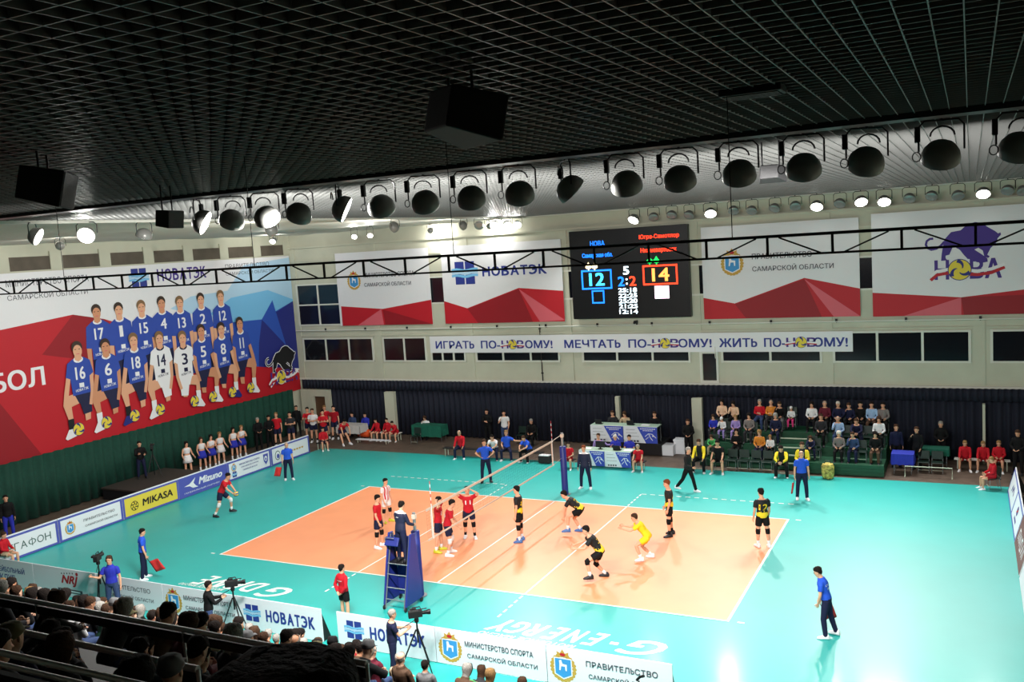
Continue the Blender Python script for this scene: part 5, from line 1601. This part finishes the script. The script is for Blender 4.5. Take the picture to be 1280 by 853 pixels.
# ---------------------------------------------------------------- players and officials on the court
def num_back(n, m='c_white', lo=.2, hi=.36, w=.2): return (n, True, m, lo, hi, w)
def num_front(n, m='c_white', lo=.24, hi=.38, w=.18): return (n, False, m, lo, hi, w)
T_R, B_R = ('tee', 'c_red'), ('shorts', 'c_navy')
T_K, B_K = ('tee', 'kit_black_yellow'), ('shorts', 'c_black')
Dk = dict(detail=True)
sv = person('player in red and navy holding the ball low, about to serve', -12.55, -.68, 20, 'serve', T_R, B_R, 'shoe_dark', H=1.93, knee='c_white', sock='c_white', num=[num_back('5'), num_front('5')], **Dk)
person('red-shirted player standing near the umpire stand, left of the white-shirted one', -3.72, -2.2, 15, 'stand_relaxed', T_R, B_R, 'shoe_white', H=1.92, knee='c_black', num=[num_back('7')], **Dk)
person('player in white and red striped jersey standing at the back of the left court', -5.15, .35, 350, 'stand_relaxed', ('tee', 'jersey_white_red'), ('shorts', 'c_white'), 'shoe_yellow', H=1.74, knee='c_black', **Dk)
person('red-shirted player by the net with both hands behind his head', -1.42, -1.95, 20, 'behind_head', T_R, B_R, 'shoe_yellow', H=1.95, sock='c_white', num=[num_front('13'), num_back('13')], **Dk)
person('red-shirted player with white knee pads reaching arms low by the net', -.94, -2.15, 30, 'arms_low_front', T_R, B_R, 'shoe_white', H=1.97, knee='c_white', sock='c_white', num=[num_back('9')], **Dk)
person('red-shirted player in black leggings with hands raised to his head by the net', -1.08, -.45, 300, 'shade_head', T_R, B_R, 'shoe_white', H=1.92, knee='c_black', sock='c_black', num=[num_front('11')], **Dk)
person('black-shirted player standing alone just right of the net, seen side on', .8, -.25, 190, 'stand', T_K, B_K, 'shoe_blue', H=2.0, knee='c_black', sock='c_white', num=[num_back('8', 'c_yellow')], **Dk)
person('black-shirted player crouching forward below the far net post', 2.55, 1.1, 195, 'crouch_knees', T_K, B_K, 'shoe_blue', H=2.0, sock='c_white', num=[num_back('2', 'c_yellow')], **Dk)
person('black-shirted player crouching in front, nearest of his team', 4.75, -2.7, 200, 'ready', T_K, B_K, 'shoe_dark', H=1.98, sock='c_white', knee='c_black', num=[num_back('3', 'c_yellow')], **Dk)
person('libero in all-yellow kit crouching with open hands', 5.58, -.72, 195, 'ready_open', ('tee', 'c_yellow'), ('shorts', 'c_yellow'), 'shoe_white', H=1.86, sock='c_white', hair=('short', 'hair_brown'), num=[num_back('1', 'c_black')], **Dk)
person('fair-haired black-shirted player standing upright behind the yellow libero', 5.55, 1.72, 200, 'stand_relaxed', T_K, B_K, 'shoe_dark', H=2.0, knee='c_black', sock='c_black', hair=('short', 'hair_red'), num=[num_back('6', 'c_yellow')], **Dk)
person('black-shirted player with yellow 12 on his back near the right end line', 8.72, 1.45, 122, 'stand_relaxed', T_K, B_K, 'shoe_white', H=1.97, knee='c_black', sock='c_white', num=[num_back('12', 'c_yellow', .2, .38, .26)], **Dk)
PO, TR = ('polo', 'c_blue'), ('pants', 'c_navy')
lj1 = person('bald line judge in blue polo with red flag at the far left of the court', -13.55, 4.55, 320, 'flag_low', PO, TR, hair=('bald', 'hair_grey'), H=1.82, **Dk)
lj2 = person('line judge in blue polo with red flag near the left board row, seen from behind', -9.7, -7.12, 48, 'flag_low', PO, TR, H=1.74, num=[('СУДЬЯ', True, 'c_white', .3, .36, .26), ('\u25CF', True, 'c_white', .2, .28, .1)], **Dk)
lj3 = person('line judge in blue polo with lowered flag at the far right corner', 9.06, 6.97, 290, 'flag_low', PO, TR, hair=('bald', 'hair_grey'), H=1.92, **Dk)
lj4 = person('line judge in blue polo with red flag standing alone at lower right', 11.5, -4.6, 178, 'flag_hold', PO, TR, H=1.84, num=[('СУДЬЯ', True, 'c_white', .34, .40, .28), ('ЛИНИИ', True, 'c_white', .26, .31, .2)], **Dk)
person('second referee in navy jacket with white collar beside the far net post', .52, 6.46, 275, 'stand_apart', ('jacket', 'jacket_white_collar'), TR, hair=('short', 'hair_red'), H=1.86, **Dk)
person('man in blue polo with hands on hips near the far dashed line', -4.1, 6.38, 300, 'hands_hips', PO, TR, 'shoe_dark', hair=('short', 'hair_brown'), H=1.92, **Dk)
person('coach in black and yellow tracksuit walking along the far sideline', 4.7, 7.0, 345, 'walk', ('jacket', 'jacket_black_yellow'), ('pants', 'c_black'), hair=('short', 'hair_grey'), H=1.88, **Dk)
person('first referee in navy jacket standing on the blue umpire stand, back turned', .0, -6.2, 80, 'ref_stand', ('jacket', 'jacket_white_collar'), TR, 'shoe_dark', H=1.8, z=1.3, num=[('АБ', True, 'c_white', .36, .39, .09)], **Dk)
person('ball boy in red top, hands behind his back, in the gap of the near boards', -1.0, -7.75, 75, 'behind_back', ('jacket', 'c_red'), ('shorts', 'c_black'), H=1.68, num=[('ВОЛЕЙБОЛ', True, 'c_white', .34, .38, .22)], **Dk)
# camera crew
person('cameraman in blue polo and jeans with black headset, facing the stand', -8.12, -9.62, 300, 'camera_side', ('polo', 'c_royal'), ('pants', 'c_jeans'), 'shoe_dark', hair=('short', 'hair_brown'), H=1.85, **Dk)
person('cameraman in black jacket and jeans behind a tripod before the near boards', -3.8, -10.05, 55, 'camera', ('jacket', 'c_black'), ('pants', 'c_jeans'), 'shoe_dark', H=1.72, **Dk)
person('bearded cameraman in navy t-shirt before the blue square logo board', 2.22, -10.08, 45, 'camera', ('tee', 'c_navy'), ('pants', 'c_navy'), 'shoe_dark', hair=('short', 'hair_grey'), H=1.72, **Dk)
person('cameraman in black on the platform by the green curtain', -19.5, 1.4, 330, 'camera', ('jacket', 'c_black'), ('pants', 'c_navy'), 'shoe_dark', H=1.78, z=.55)
# cheerleaders along the left curtain
for i, (x, y, hr, ps, l) in enumerate(((-19.4, 4.05, 'hair_dark', 'pompom', 'cheerleader at the near end of the line, dark hair and blue pompoms'), (-19.4, 5.0, 'hair_brown', 'pompom', 'brown-haired cheerleader, second from the platform'), (-19.35, 5.6, 'hair_dark', 'clap', 'cheerleader with raised hands, third from the platform'),
                                       (-19.4, 6.25, 'hair_fair', 'pompom', 'fair-haired cheerleader, fourth from the platform'), (-19.5, 7.3, 'hair_dark', 'pompom', 'dark-haired cheerleader, fifth from the platform'), (-19.45, 7.85, 'hair_fair', 'clap', 'cheerleader at the far end of the line beside the men in black'))):
    person(l, x, y, 340, ps, ('crop', 'c_white'), ('skirt', 'c_white' if i % 3 == 0 else 'c_royal'), 'shoe_white', ('long', hr), H=1.7, sock='c_white', group='cheerleaders in white and blue')
person('man in black suit at the left of a pair before the green curtain', -19.6, 9.25, 330, 'clasped', ('jacket', 'c_black'), ('pants', 'c_black'), 'shoe_dark', ('short', 'hair_grey'), H=1.84)
person('man in black tracksuit with white stripe, right of a pair before the green curtain', -19.4, 9.9, 320, 'clasped', ('jacket', 'c_black'), ('pants', 'c_black'), 'shoe_dark', H=1.84)
# reserves in red at the far left corner
for a in ((-19.2, 10.3, 300, 'stand', 'c_red', 'hair_fair', 'bald man in red shirt behind the end of the left boards'), (-18.5, 10.6, 300, 'crossed', 'c_charcoal', 'hair_dark', 'reserve in black bib behind the left boards'),
          (-18.35, 11.9, 300, 'clap', 'c_red', 'hair_dark', 'red-shirted reserve clapping, third along the far left group'), (-17.75, 11.6, 300, 'crossed', 'c_white', 'hair_brown', 'reserve in white bib with folded arms at far left'),
          (-17.7, 12.6, 300, 'stand_relaxed', 'c_red', 'hair_fair', 'tall red-shirted reserve at the back of the far left group'), (-16.85, 11.35, 310, 'clap', 'c_red', 'hair_dark', 'red-shirted reserve with red shoes in front of the white table'),
          (-17.0, 12.5, 300, 'stand', 'c_red_deep', 'hair_dark', 'red-shirted reserve half hidden beside the doorway')):
    person(a[6], a[0], a[1], a[2], a[3], ('tee', a[4]), ('shorts', 'c_navy'), 'shoe_red' if 'red shoes' in a[6] else 'shoe_white', ('short', a[5]), H=1.92, sock='c_black')
person('red-shirted reserve bending forward beside the white table', -15.85, 11.6, 330, 'bend', ('tee', 'c_red'), ('shorts', 'c_navy'), 'shoe_white', H=1.92)
person('person in dark jacket near the doorway at the far left corner', -20.0, 12.9, 310, 'stand', ('jacket', 'c_black'), ('pants', 'c_black'), 'shoe_dark', H=1.78)
person('ball kid in red sitting at the far end of the left boards', -16.0, 10.2, 320, 'sit_lap', ('jacket', 'c_red'), ('shorts', 'c_navy'), 'shoe_white', H=1.62)
bench(-16.35, -15.65, 10.12, .38, 'small stool under the ball kid at the end of the left boards', M_bench, .3)
for x, y, l, c in ((-16.6, 13.65, 'person in blue seated behind the white table, left one', 'c_jeans'), (-15.7, 13.65, 'person in blue jacket seated behind the white table, right one', 'c_royal')):
    person(l, x, y, 275, 'sit_lap', ('jacket', c), ('pants', 'c_navy'), 'shoe_dark', H=1.76); chair(x, y, 275, 'chair of the ' + l)
for i, (x, ps, l) in enumerate(((-14.4, 'sit_knees', 'ball kid in red on the bench, left of three by the orange bag'), (-13.75, 'sit_lap', 'ball kid in red on the bench, middle of three at far left'), (-13.2, 'sit_lean', 'ball kid in red on the bench, right of three at far left'))):
    person(l, x, 12.95, 268, ps, ('jacket', 'c_red'), ('shorts', 'c_red_deep'), 'shoe_white', H=1.62)
person('woman in black and white seated behind the green table', -11.75, 13.75, 280, 'sit_face', ('jacket', 'c_white'), ('pants', 'c_black'), 'shoe_dark', ('long', 'hair_brown'), H=1.7); chair(-11.75, 13.75, 280, 'chair of the woman behind the green table')
person('grey-haired team coach in red and white top on the long bench', -7.6, 10.3, 285, 'sit_knees', ('jacket', 'c_red'), ('pants', 'c_navy'), 'shoe_white', ('bald', 'hair_grey'), H=1.86)
person('bench staff in white shirt half hidden behind the standing blue man', -5.75, 10.35, 280, 'sit_lean', ('tee', 'c_white'), ('pants', 'c_navy'), 'shoe_white', H=1.8)
person('blond man in blue shirt with arm stretched along the team bench', -5.15, 10.45, 285, 'sit_arm_out', ('polo', 'c_blue'), ('pants', 'c_navy'), 'shoe_white', ('short', 'hair_fair'), H=1.84)
person('man in blue shirt leaning forward at the right end of the team bench', -3.9, 10.35, 255, 'sit_lean', ('polo', 'c_blue'), ('pants', 'c_black'), 'shoe_white', ('short', 'hair_brown'), H=1.84)
person('man in dark jacket with folded arms standing before the navy curtain', -7.7, 13.3, 280, 'crossed', ('jacket', 'c_black'), ('pants', 'c_black'), 'shoe_dark', H=1.82)
person('man in white t-shirt and jeans standing before the navy curtain', -6.55, 13.0, 290, 'phone', ('tee', 'c_white'), ('pants', 'c_jeans'), 'shoe_dark', H=1.84)
person('man in black seated alone before the navy curtain', -5.2, 13.4, 275, 'sit_lap', ('jacket', 'c_black'), ('pants', 'c_black'), 'shoe_dark', ('short', 'hair_grey'), H=1.8); chair(-5.2, 13.4, 275, 'chair of the man in black by the navy curtain')
# score tables
for x, y, z, ps, top, hr, l in ((-.55, 10.75, 0, 'sit_arm_out', 'c_lilac', 'hair_brown', 'scorer in violet shirt at the left of the lower table'), (.3, 10.75, 0, 'sit_lap', 'c_royal', 'hair_white', 'grey-haired scorer in blue at the lower table'),
                                (.95, 10.75, 0, 'sit_crossed', 'c_royal', 'hair_dark', 'dark-haired scorer in blue at the right of the lower table'),
                                (-.75, 13.3, .58, 'sit_lap', 'c_charcoal', 'hair_brown', 'commentator in dark top, left one at the upper table'), (-.1, 13.35, .58, 'sit_face', 'c_beige', 'hair_brown', 'woman in light top at the upper table'), (1.35, 13.35, .58, 'sit_lap', 'c_black', 'hair_brown', 'commentator in black at the right of the upper table')):
    person(l, x, y, 270, ps, ('polo' if top == 'c_royal' else 'long', top), ('pants', 'c_navy'), 'shoe_dark', ('short' if 'woman' not in l else 'long', hr), H=1.78, z=z)
    chair(x, y, 270, 'chair of the ' + l, z, 'chairs at the score tables')
person('ball kid in red sitting at the right end of the lower score table', 1.7, 9.85, 275, 'sit_knees', ('tee', 'c_red'), ('shorts', 'c_red_deep'), 'shoe_white', ('short', 'hair_grey'), H=1.6); bench(1.4, 2.0, 9.8, .4, 'small stool under the ball kid right of the score table', M_bench, .34)
person('ball kid in red sitting just behind the blue far net post', -1.5, 9.5, 280, 'sit_lap', ('tee', 'c_red'), ('shorts', 'c_red_deep'), 'shoe_white', H=1.6); bench(-1.8, -1.2, 9.45, .4, 'small stool under the ball kid behind the net post', M_bench, .34)
def item(name, label, cat, x, y, z, fn):
    t = thing(name, label, cat, (x, y, z)); fn(t); return t
def laptop(t):
    MB().bbox(-.17, .17, -.12, .12, 0, .02, M_black).build('base', t); MB().box((0, -.15, .12), (.34, .015, .23), M_black, RX_(.25)).build('screen', t)
def papers(t): MB().bbox(-.2, .2, -.14, .14, 0, .012, M_white).build('sheet', t)
def monitor(t):
    MB().bbox(-.22, .22, -.02, .02, .08, .36, M_black).build('screen', t); MB().bbox(-.03, .03, -.02, .02, 0, .1, M_black).build('neck', t); MB().bbox(-.1, .1, -.08, .08, 0, .012, M_black).build('base', t)
for x, z, f, l in ((-.85, .78, papers, 'white papers at the left end of the lower score table'), (-.2, .78, monitor, 'black monitor between the scorers on the lower table'), (.62, .78, laptop, 'black laptop before the dark-haired scorer'), (1.12, .78, papers, 'white papers at the right end of the lower score table')):
    item({papers: 'paper_stack', monitor: 'monitor', laptop: 'laptop'}[f], l, {papers: 'papers', monitor: 'monitor', laptop: 'laptop'}[f], x, 10.1, z, f)
for x, f, l in ((-1.2, laptop, 'laptop at the left end of the upper table'), (.4, laptop, 'laptop in the middle of the upper table'), (1.1, papers, 'papers at the right of the upper table')):
    item({papers: 'paper_stack', laptop: 'laptop'}[f], l, {papers: 'papers', laptop: 'laptop'}[f], x, 12.65, 1.38, f)
# visitors' bench at the front of the bleachers
person('man in dark shirt standing by the cream pillar', 3.15, 12.6, 280, 'clasped', ('jacket', 'c_black'), ('pants', 'c_black'), 'shoe_dark', ('short', 'hair_brown'), H=1.78)
for x, ps, top, bot, hr, l in ((4.3, 'sit_knees', ('jacket', 'jacket_yellow_black'), ('pants', 'c_black'), 'hair_brown', 'reserve in yellow jacket at the left end of the front chairs'), (5.1, 'sit_knees', ('tee', 'c_black'), ('shorts', 'c_black'), 'hair_dark', 'reserve in black kit with bare knees in the front chairs'),
                               (7.75, 'sit_lean', ('jacket', 'jacket_yellow_black'), ('pants', 'c_black'), 'hair_dark', 'reserve in yellow and black jacket left of the far right line judge'), (8.55, 'sit_lap', ('jacket', 'jacket_yellow_black'), ('pants', 'c_black'), 'hair_brown', 'reserve in yellow behind the far right line judge')):
    person(l, x, 10.35, 272, ps, top, bot, 'shoe_white', ('short', hr), H=1.92); chair(x, 10.35, 272, 'chair of the ' + l, 0, 'front chairs of the reserves')
# spectators on the bleachers: x, row (0 front, 1 middle, 2 top), pose, top, bottom, hair style, hair colour, height, label
BL = [(4.55, 2, 'sit_lap', 'c_peach', 'c_black', 'long', 'hair_dark', 1.7, 'woman in peach top, leftmost in the top row of the bleachers'), (5.1, 2, 'sit_face', 'c_peach', 'c_black', 'bob', 'hair_dark', 1.66, 'person in pale top, second in the top row'),
      (6.25, 2, 'sit_crossed', 'c_red', 'c_jeans', 'short', 'hair_grey', 1.74, 'grey-haired man in red jacket in the top row'), (6.75, 2, 'sit_crossed', 'c_orange', 'c_charcoal', 'bald', 'hair_grey', 1.74, 'bald man in mustard-orange jacket in the top row'),
      (7.15, 2, 'sit_face', 'c_black', 'c_grey', 'short', 'hair_brown', 1.7, 'person in black beside the orange jacket, top row'), (7.62, 2, 'sit_lap', 'c_white', 'c_pink', 'cap', 'c_white', 1.2, 'small child in white with magenta trousers above the steps'),
      (8.5, 2, 'sit_lap', 'c_white', 'c_black', 'long', 'hair_dark', 1.68, 'dark-haired woman in white with dark scarf, top row by the steps'), (9.05, 2, 'sit_lap', 'c_wine', 'c_black', 'bald', 'hair_grey', 1.76, 'bald man in dark maroon top in the top row'),
      (9.6, 2, 'sit_lap', 'c_navy', 'c_black', 'short', 'hair_white', 1.74, 'white-haired person in dark top in the top row'), (10.05, 2, 'sit_face', 'c_navy', 'c_black', 'short', 'hair_brown', 1.72, 'person with hand at mouth, dark jacket with white stripe, top row'),
      (10.5, 2, 'sit_lap', 'c_black', 'c_black', 'short', 'hair_dark', 1.76, 'man in black jumper, third from the right in the top row'), (10.95, 2, 'sit_lap', 'c_sky', 'c_brown', 'short', 'hair_dark', 1.76, 'man in pale blue shirt, second from the right in the top row'), (11.4, 2, 'sit_lap', 'c_pattern', 'c_black', 'short', 'hair_dark', 1.74, 'person in grey jumper at the right end of the top row'),
      (4.35, 1, 'sit_lap', 'c_royal', 'c_charcoal', 'bob', 'hair_brown', 1.42, 'child in blue shirt at the left end of the middle row'), (4.75, 1, 'sit_face', 'c_white', 'c_lilac', 'cap', 'c_white', 1.3, 'child in white hat beside the blue-shirted child'), (5.35, 1, 'sit_lap', 'c_lilac', 'c_lilac', 'long', 'hair_fair', 1.45, 'girl in lilac in the middle row'),
      (5.95, 1, 'sit_lap', 'c_pattern', 'c_charcoal', 'bob', 'hair_dark', 1.68, 'dark-haired woman in patterned jumper with a child on the left block'), (7.1, 1, 'sit_lap', 'c_navy', 'c_navy', 'bob', 'hair_grey', 1.72, 'woman in navy striped top beside the steps'),
      (9.0, 1, 'sit_lap', 'c_charcoal', 'c_black', 'short', 'hair_brown', 1.76, 'man in charcoal jumper in the middle row of the right block'), (9.7, 1, 'sit_face', 'c_sky', 'c_jeans', 'bald', 'hair_grey', 1.7, 'person with blue scarf and hands at mouth in the middle row'),
      (10.45, 1, 'sit_lean', 'c_navy', 'c_navy', 'short', 'hair_brown', 1.76, 'youth in navy tracksuit with white sleeve stripes leaning forward'), (11.3, 1, 'sit_lap', 'c_white', 'c_black', 'bob', 'hair_brown', 1.7, 'woman in white blouse at the right of the middle row'),
      (4.5, 0, 'sit_lean', 'c_green', 'c_beige', 'bob', 'hair_brown', 1.3, 'child in bright green shirt low on the left block'), (5.55, 0, 'sit_crossed', 'c_black', 'c_black', 'long', 'hair_dark', 1.68, 'dark-haired woman in black with folded arms on the left block'),
      (6.55, 0, 'sit_lap', 'c_orange', 'c_navy', 'bob', 'hair_fair', 1.68, 'fair-haired woman in mustard coat on the left block'), (7.0, 0, 'sit_lap', 'c_white', 'c_black', 'bob', 'hair_fair', 1.25, 'small fair-haired child in white on the left block'),
      (8.75, -1, 'sit_lean', 'c_navy', 'c_navy', 'bob', 'hair_brown', 1.35, 'child in navy at the left end of the front tier'), (9.85, -1, 'sit_lap', 'c_pattern', 'c_black', 'bob', 'hair_white', 1.64, 'white-haired lady in grey patterned jumper on the front tier'), (10.4, -1, 'sit_face', 'c_jeans', 'c_navy', 'short', 'hair_brown', 1.68, 'person in denim blue on the front tier, centre'),
      (11.25, -1, 'sit_lap', 'c_black', 'c_brown', 'bob', 'hair_dark', 1.68, 'dark-dressed woman at the right end of the front tier')]
for x, r, ps, top, bot, hs, hc, H, l in BL:
    y, z = {2: (13.42, 1.27), 1: (12.57, .86), 0: (11.75, .3), -1: (11.45, .47)}[r]
    if H < 1.5: z += .42 * (1 - H / 1.8) * .9
    person(l, x, y, 270, ps, ('long', top), ('pants', bot), 'shoe_dark', (hs, hc), H=H, z=z)
    if True:
        chair(x, y, 270, 'green chair under the ' + (l if len(l.split()) < 13 else ' '.join(l.split()[:6]) + ' on the bleachers'), z, 'green chairs on the bleachers')
# far right
for a in ((11.95, 12.6, 280, 'stand', 'c_navy', 'hair_brown', 'person in navy jacket standing behind the blue clothed table'), (12.75, 12.3, 250, 'phone', 'c_black', 'hair_brown', 'man in black with hand at his face right of the blue table'), (13.6, 13.55, 270, 'clasped', 'c_black', 'hair_grey', 'man in black standing by the curtain behind the green table'),
          (16.35, 12.3, 250, 'clasped', 'c_black', 'hair_brown', 'person in black and yellow at the far right edge')):
    person(a[6], a[0], a[1], a[2], a[3], ('jacket', a[4]), ('pants', 'c_black'), 'shoe_dark', ('short', a[5]), H=1.82)
for x, ps, l in ((14.5, 'sit_knees', 'left of three ball kids in red on the far right bench'), (15.15, 'sit_knees', 'middle of three ball kids in red on the far right bench'), (15.7, 'sit_lap', 'right of three ball kids in red on the far right bench')):
    person(l, x, 12.85, 268, ps, ('jacket', 'c_red'), ('shorts', 'c_red_deep'), 'shoe_white', ('short', 'hair_fair'), H=1.64)
person('ball kid in red sitting sideways by the right board row', 15.45, 10.05, 195, 'sit_lap', ('jacket', 'c_red'), ('shorts', 'c_red_deep'), 'shoe_white', ('short', 'hair_fair'), H=1.64); chair(15.45, 10.05, 195, 'chair of the ball kid by the right board row')
person('ball boy in red sitting at the near end of the left boards', -16.0, -7.75, 20, 'sit_lap', ('jacket', 'c_red'), ('shorts', 'c_beige'), 'shoe_white', ('short', 'hair_brown'), H=1.66); chair(-16.0, -7.75, 20, 'chair of the ball boy by the left boards')
person('person in black jacket with yellow strip by the green curtain at the left edge', -18.9, -5.6, 330, 'stand', ('jacket', 'c_black'), ('pants', 'c_royal'), 'shoe_dark', H=1.8)

# ---------------------------------------------------------------- the crowd on the near stand, seen from behind
rr = random.Random(11)
TOPS = ['c_black', 'c_charcoal', 'c_black', 'c_charcoal', 'c_navy', 'c_brown', 'c_khaki', 'c_grey', 'c_wine', 'c_jeans', 'c_beige', 'c_red_deep', 'c_green', 'c_bottle', 'c_white']
TN = dict(c_black='black', c_charcoal='charcoal', c_navy='navy', c_brown='brown', c_khaki='khaki', c_grey='grey', c_wine='maroon', c_jeans='denim blue', c_beige='beige', c_red_deep='dark red', c_green='green', c_bottle='bottle green', c_white='white')
HN = dict(hair_dark='dark', hair_brown='brown', hair_fair='fair', hair_grey='grey')
def px_u(x, y, z):
    M = camo.matrix_world.inverted() @ V((x, y, z))
    return 640 + 1131.64 * M.x / -M.z, 426.5 - 1131.64 * M.y / -M.z
SEEN = {}
for k in range(0, 18):
    y = ROW0 - PITCH * k
    z = tier_z(k)
    if k == 17: continue
    x = -15.0 + rr.uniform(0, .4)
    cnt = 0
    while x < 12:
        u, v = px_u(x, y, z + 1.2)
        ok = -15 < u < 660 and v < 866
        dens = (.92 if k < 9 else .2) if u < 440 else .5
        if k >= 12: dens = .88
        if 14 <= k and u > 230: ok = False
        if k >= 16: ok = False
        if u > 440 and k > 2: ok = False
        if k <= 1 and 430 > u > 300: dens = .5
        if k == 0 and u < 330: dens = .35
        # rows that hide each other completely from here are thinned out
        if ok and rr.random() < dens:
            cnt += 1
            top = rr.choice(TOPS if rr.random() < .6 and k < 12 else TOPS[:6])
            hc = rr.choice(['hair_dark', 'hair_dark', 'hair_dark', 'hair_brown', 'hair_brown', 'hair_fair' if k < 6 else 'hair_dark', 'hair_grey' if k < 12 else 'hair_dark'])
            hs = rr.choice(['short', 'short', 'short', 'long', 'bob', 'cap' if k > 2 else 'short', 'bald' if hc == 'hair_grey' else 'short'])
            col = hc if hs != 'cap' else rr.choice(['c_black', 'c_khaki', 'c_grey'])
            ps = rr.choice(['sit_lap', 'sit_lean', 'sit_crossed', 'sit_back'])
            hair_w = 'capped' if hs == 'cap' else ('balding' if hs == 'bald' else HN[hc] + '-haired')
            desc = '%s spectator in %s seen from behind, %s tier up, %s from the left' % (hair_w, TN[top], ords[k].replace('leftmost', 'first'), ords[min(cnt - 1, 18)].replace('leftmost', 'first'))
            person(desc, x, y, 90 + rr.uniform(-14, 14), ps, ('jacket', top), ('pants', rr.choice(['c_black', 'c_navy', 'c_jeans'])), 'shoe_dark', (hs, col), rr.choice(['skin', 'skin_tan', 'skin_fair']), H=rr.uniform(1.66, 1.86), z=z, group='spectators on the near stand', back=True)
        x += rr.uniform(.62, .82)
# the head right in front of the lens
F = fig('sit_back'); kk = 1.92 / 1.8
hd = RZ_(rad(117 - 90)) @ (F.head * kk)
person('spectator with dark puffy hair close in front of the camera, bottom centre', 13.72 - hd.x, -26.12 - hd.y, 117, 'sit_back', ('jacket', 'c_black'), ('pants', 'c_black'), 'shoe_dark', ('puffy', 'hair_dark'), H=1.92, z=9.40 - hd.z, back=True)
make_people()

# ---------------------------------------------------------------- held things
def hands_mid(p_):
    F = fig(p_['pose']); o = p_['obj']
    bpy.context.view_layer.update()
    return [o.matrix_world @ (a[2] + a[3] * .08) for a in F.arms]
L_, R_h = hands_mid(sv)
c = (L_ + R_h) / 2
M_bally = mat('ball_yellow', (232, 206, 50), .5); M_ballb = mat('ball_blue', (40, 70, 150), .5)
mb = MB(); mb.ball(c, .106, M_bally, 18, 12)
for i in range(18 * 12):
    if (i // 18 // 2 + (i % 18) // 6) % 2: mb.m[i] = mb.mi(M_ballb)
tag(mb.build('volleyball', smooth=True), 'yellow and blue volleyball in the hands of the serving player', 'ball')
M_flag = mat('flag_red', (206, 44, 44), .8)
def flag(p_, label, dirv, spread, w=.36, h=.42):
    hand = hands_mid(p_)[1]
    d, s_ = V(dirv).normalized(), V(spread).normalized()
    t = thing('flag', label, 'flag', hand)
    MB().tube([-d * .1, d * .55], .011, 8, M_dark).build('stick', t, True)
    vs, fs = [], []
    for i in range(7):
        for j in range(5):
            o_ = d.cross(s_) * (.02 * math.sin(i * 1.3 + j * .6))
            vs.append(d * (.14 + h * j / 4) + s_ * (w * i / 6) + o_)
    for i in range(6):
        for j in range(4):
            a = i * 5 + j; fs.append((a, a + 1, a + 6, a + 5))
    b = MB(); b.add(vs, fs, M_flag); o = b.build('cloth', t, True)
    so = o.modifiers.new('cloth', 'SOLIDIFY'); so.thickness = .004
flag(lj1, 'red flag held low by the bald line judge at far left', (-.1, -.3, -1), (-1, -.3, .05), .3)
flag(lj2, 'red flag held low by the line judge near the left boards', (.55, .1, -.8), (.85, .1, .3), .4)
flag(lj3, 'furled red flag held down by the far right line judge', (-.15, -.2, -1), (-.5, -.8, 0), .08)
flag(lj4, 'red flag held behind the legs of the lone line judge at lower right', (.25, .35, -1), (.7, .4, .1), .28)
# headset
p_ = [q_ for q_ in PEOPLE if 'headset' in q_['label']][0]
F = fig(p_['pose']); o = p_['obj']
b = MB()
hd = [F.head + F.Hm @ V((.098 * math.cos(a), -.01, .13 * math.sin(a))) for a in [PI * i / 10 for i in range(11)]]
b.tube(hd, .01, 6, M_dark)
for sx in (-1, 1): b.ball(F.head + F.Hm @ V((sx * .09, -.005, -.01)), .04, M_dark, 10, 6, (.5, 1, 1))
b.build('headset', o, True)
bpy.data.objects.remove(FO)
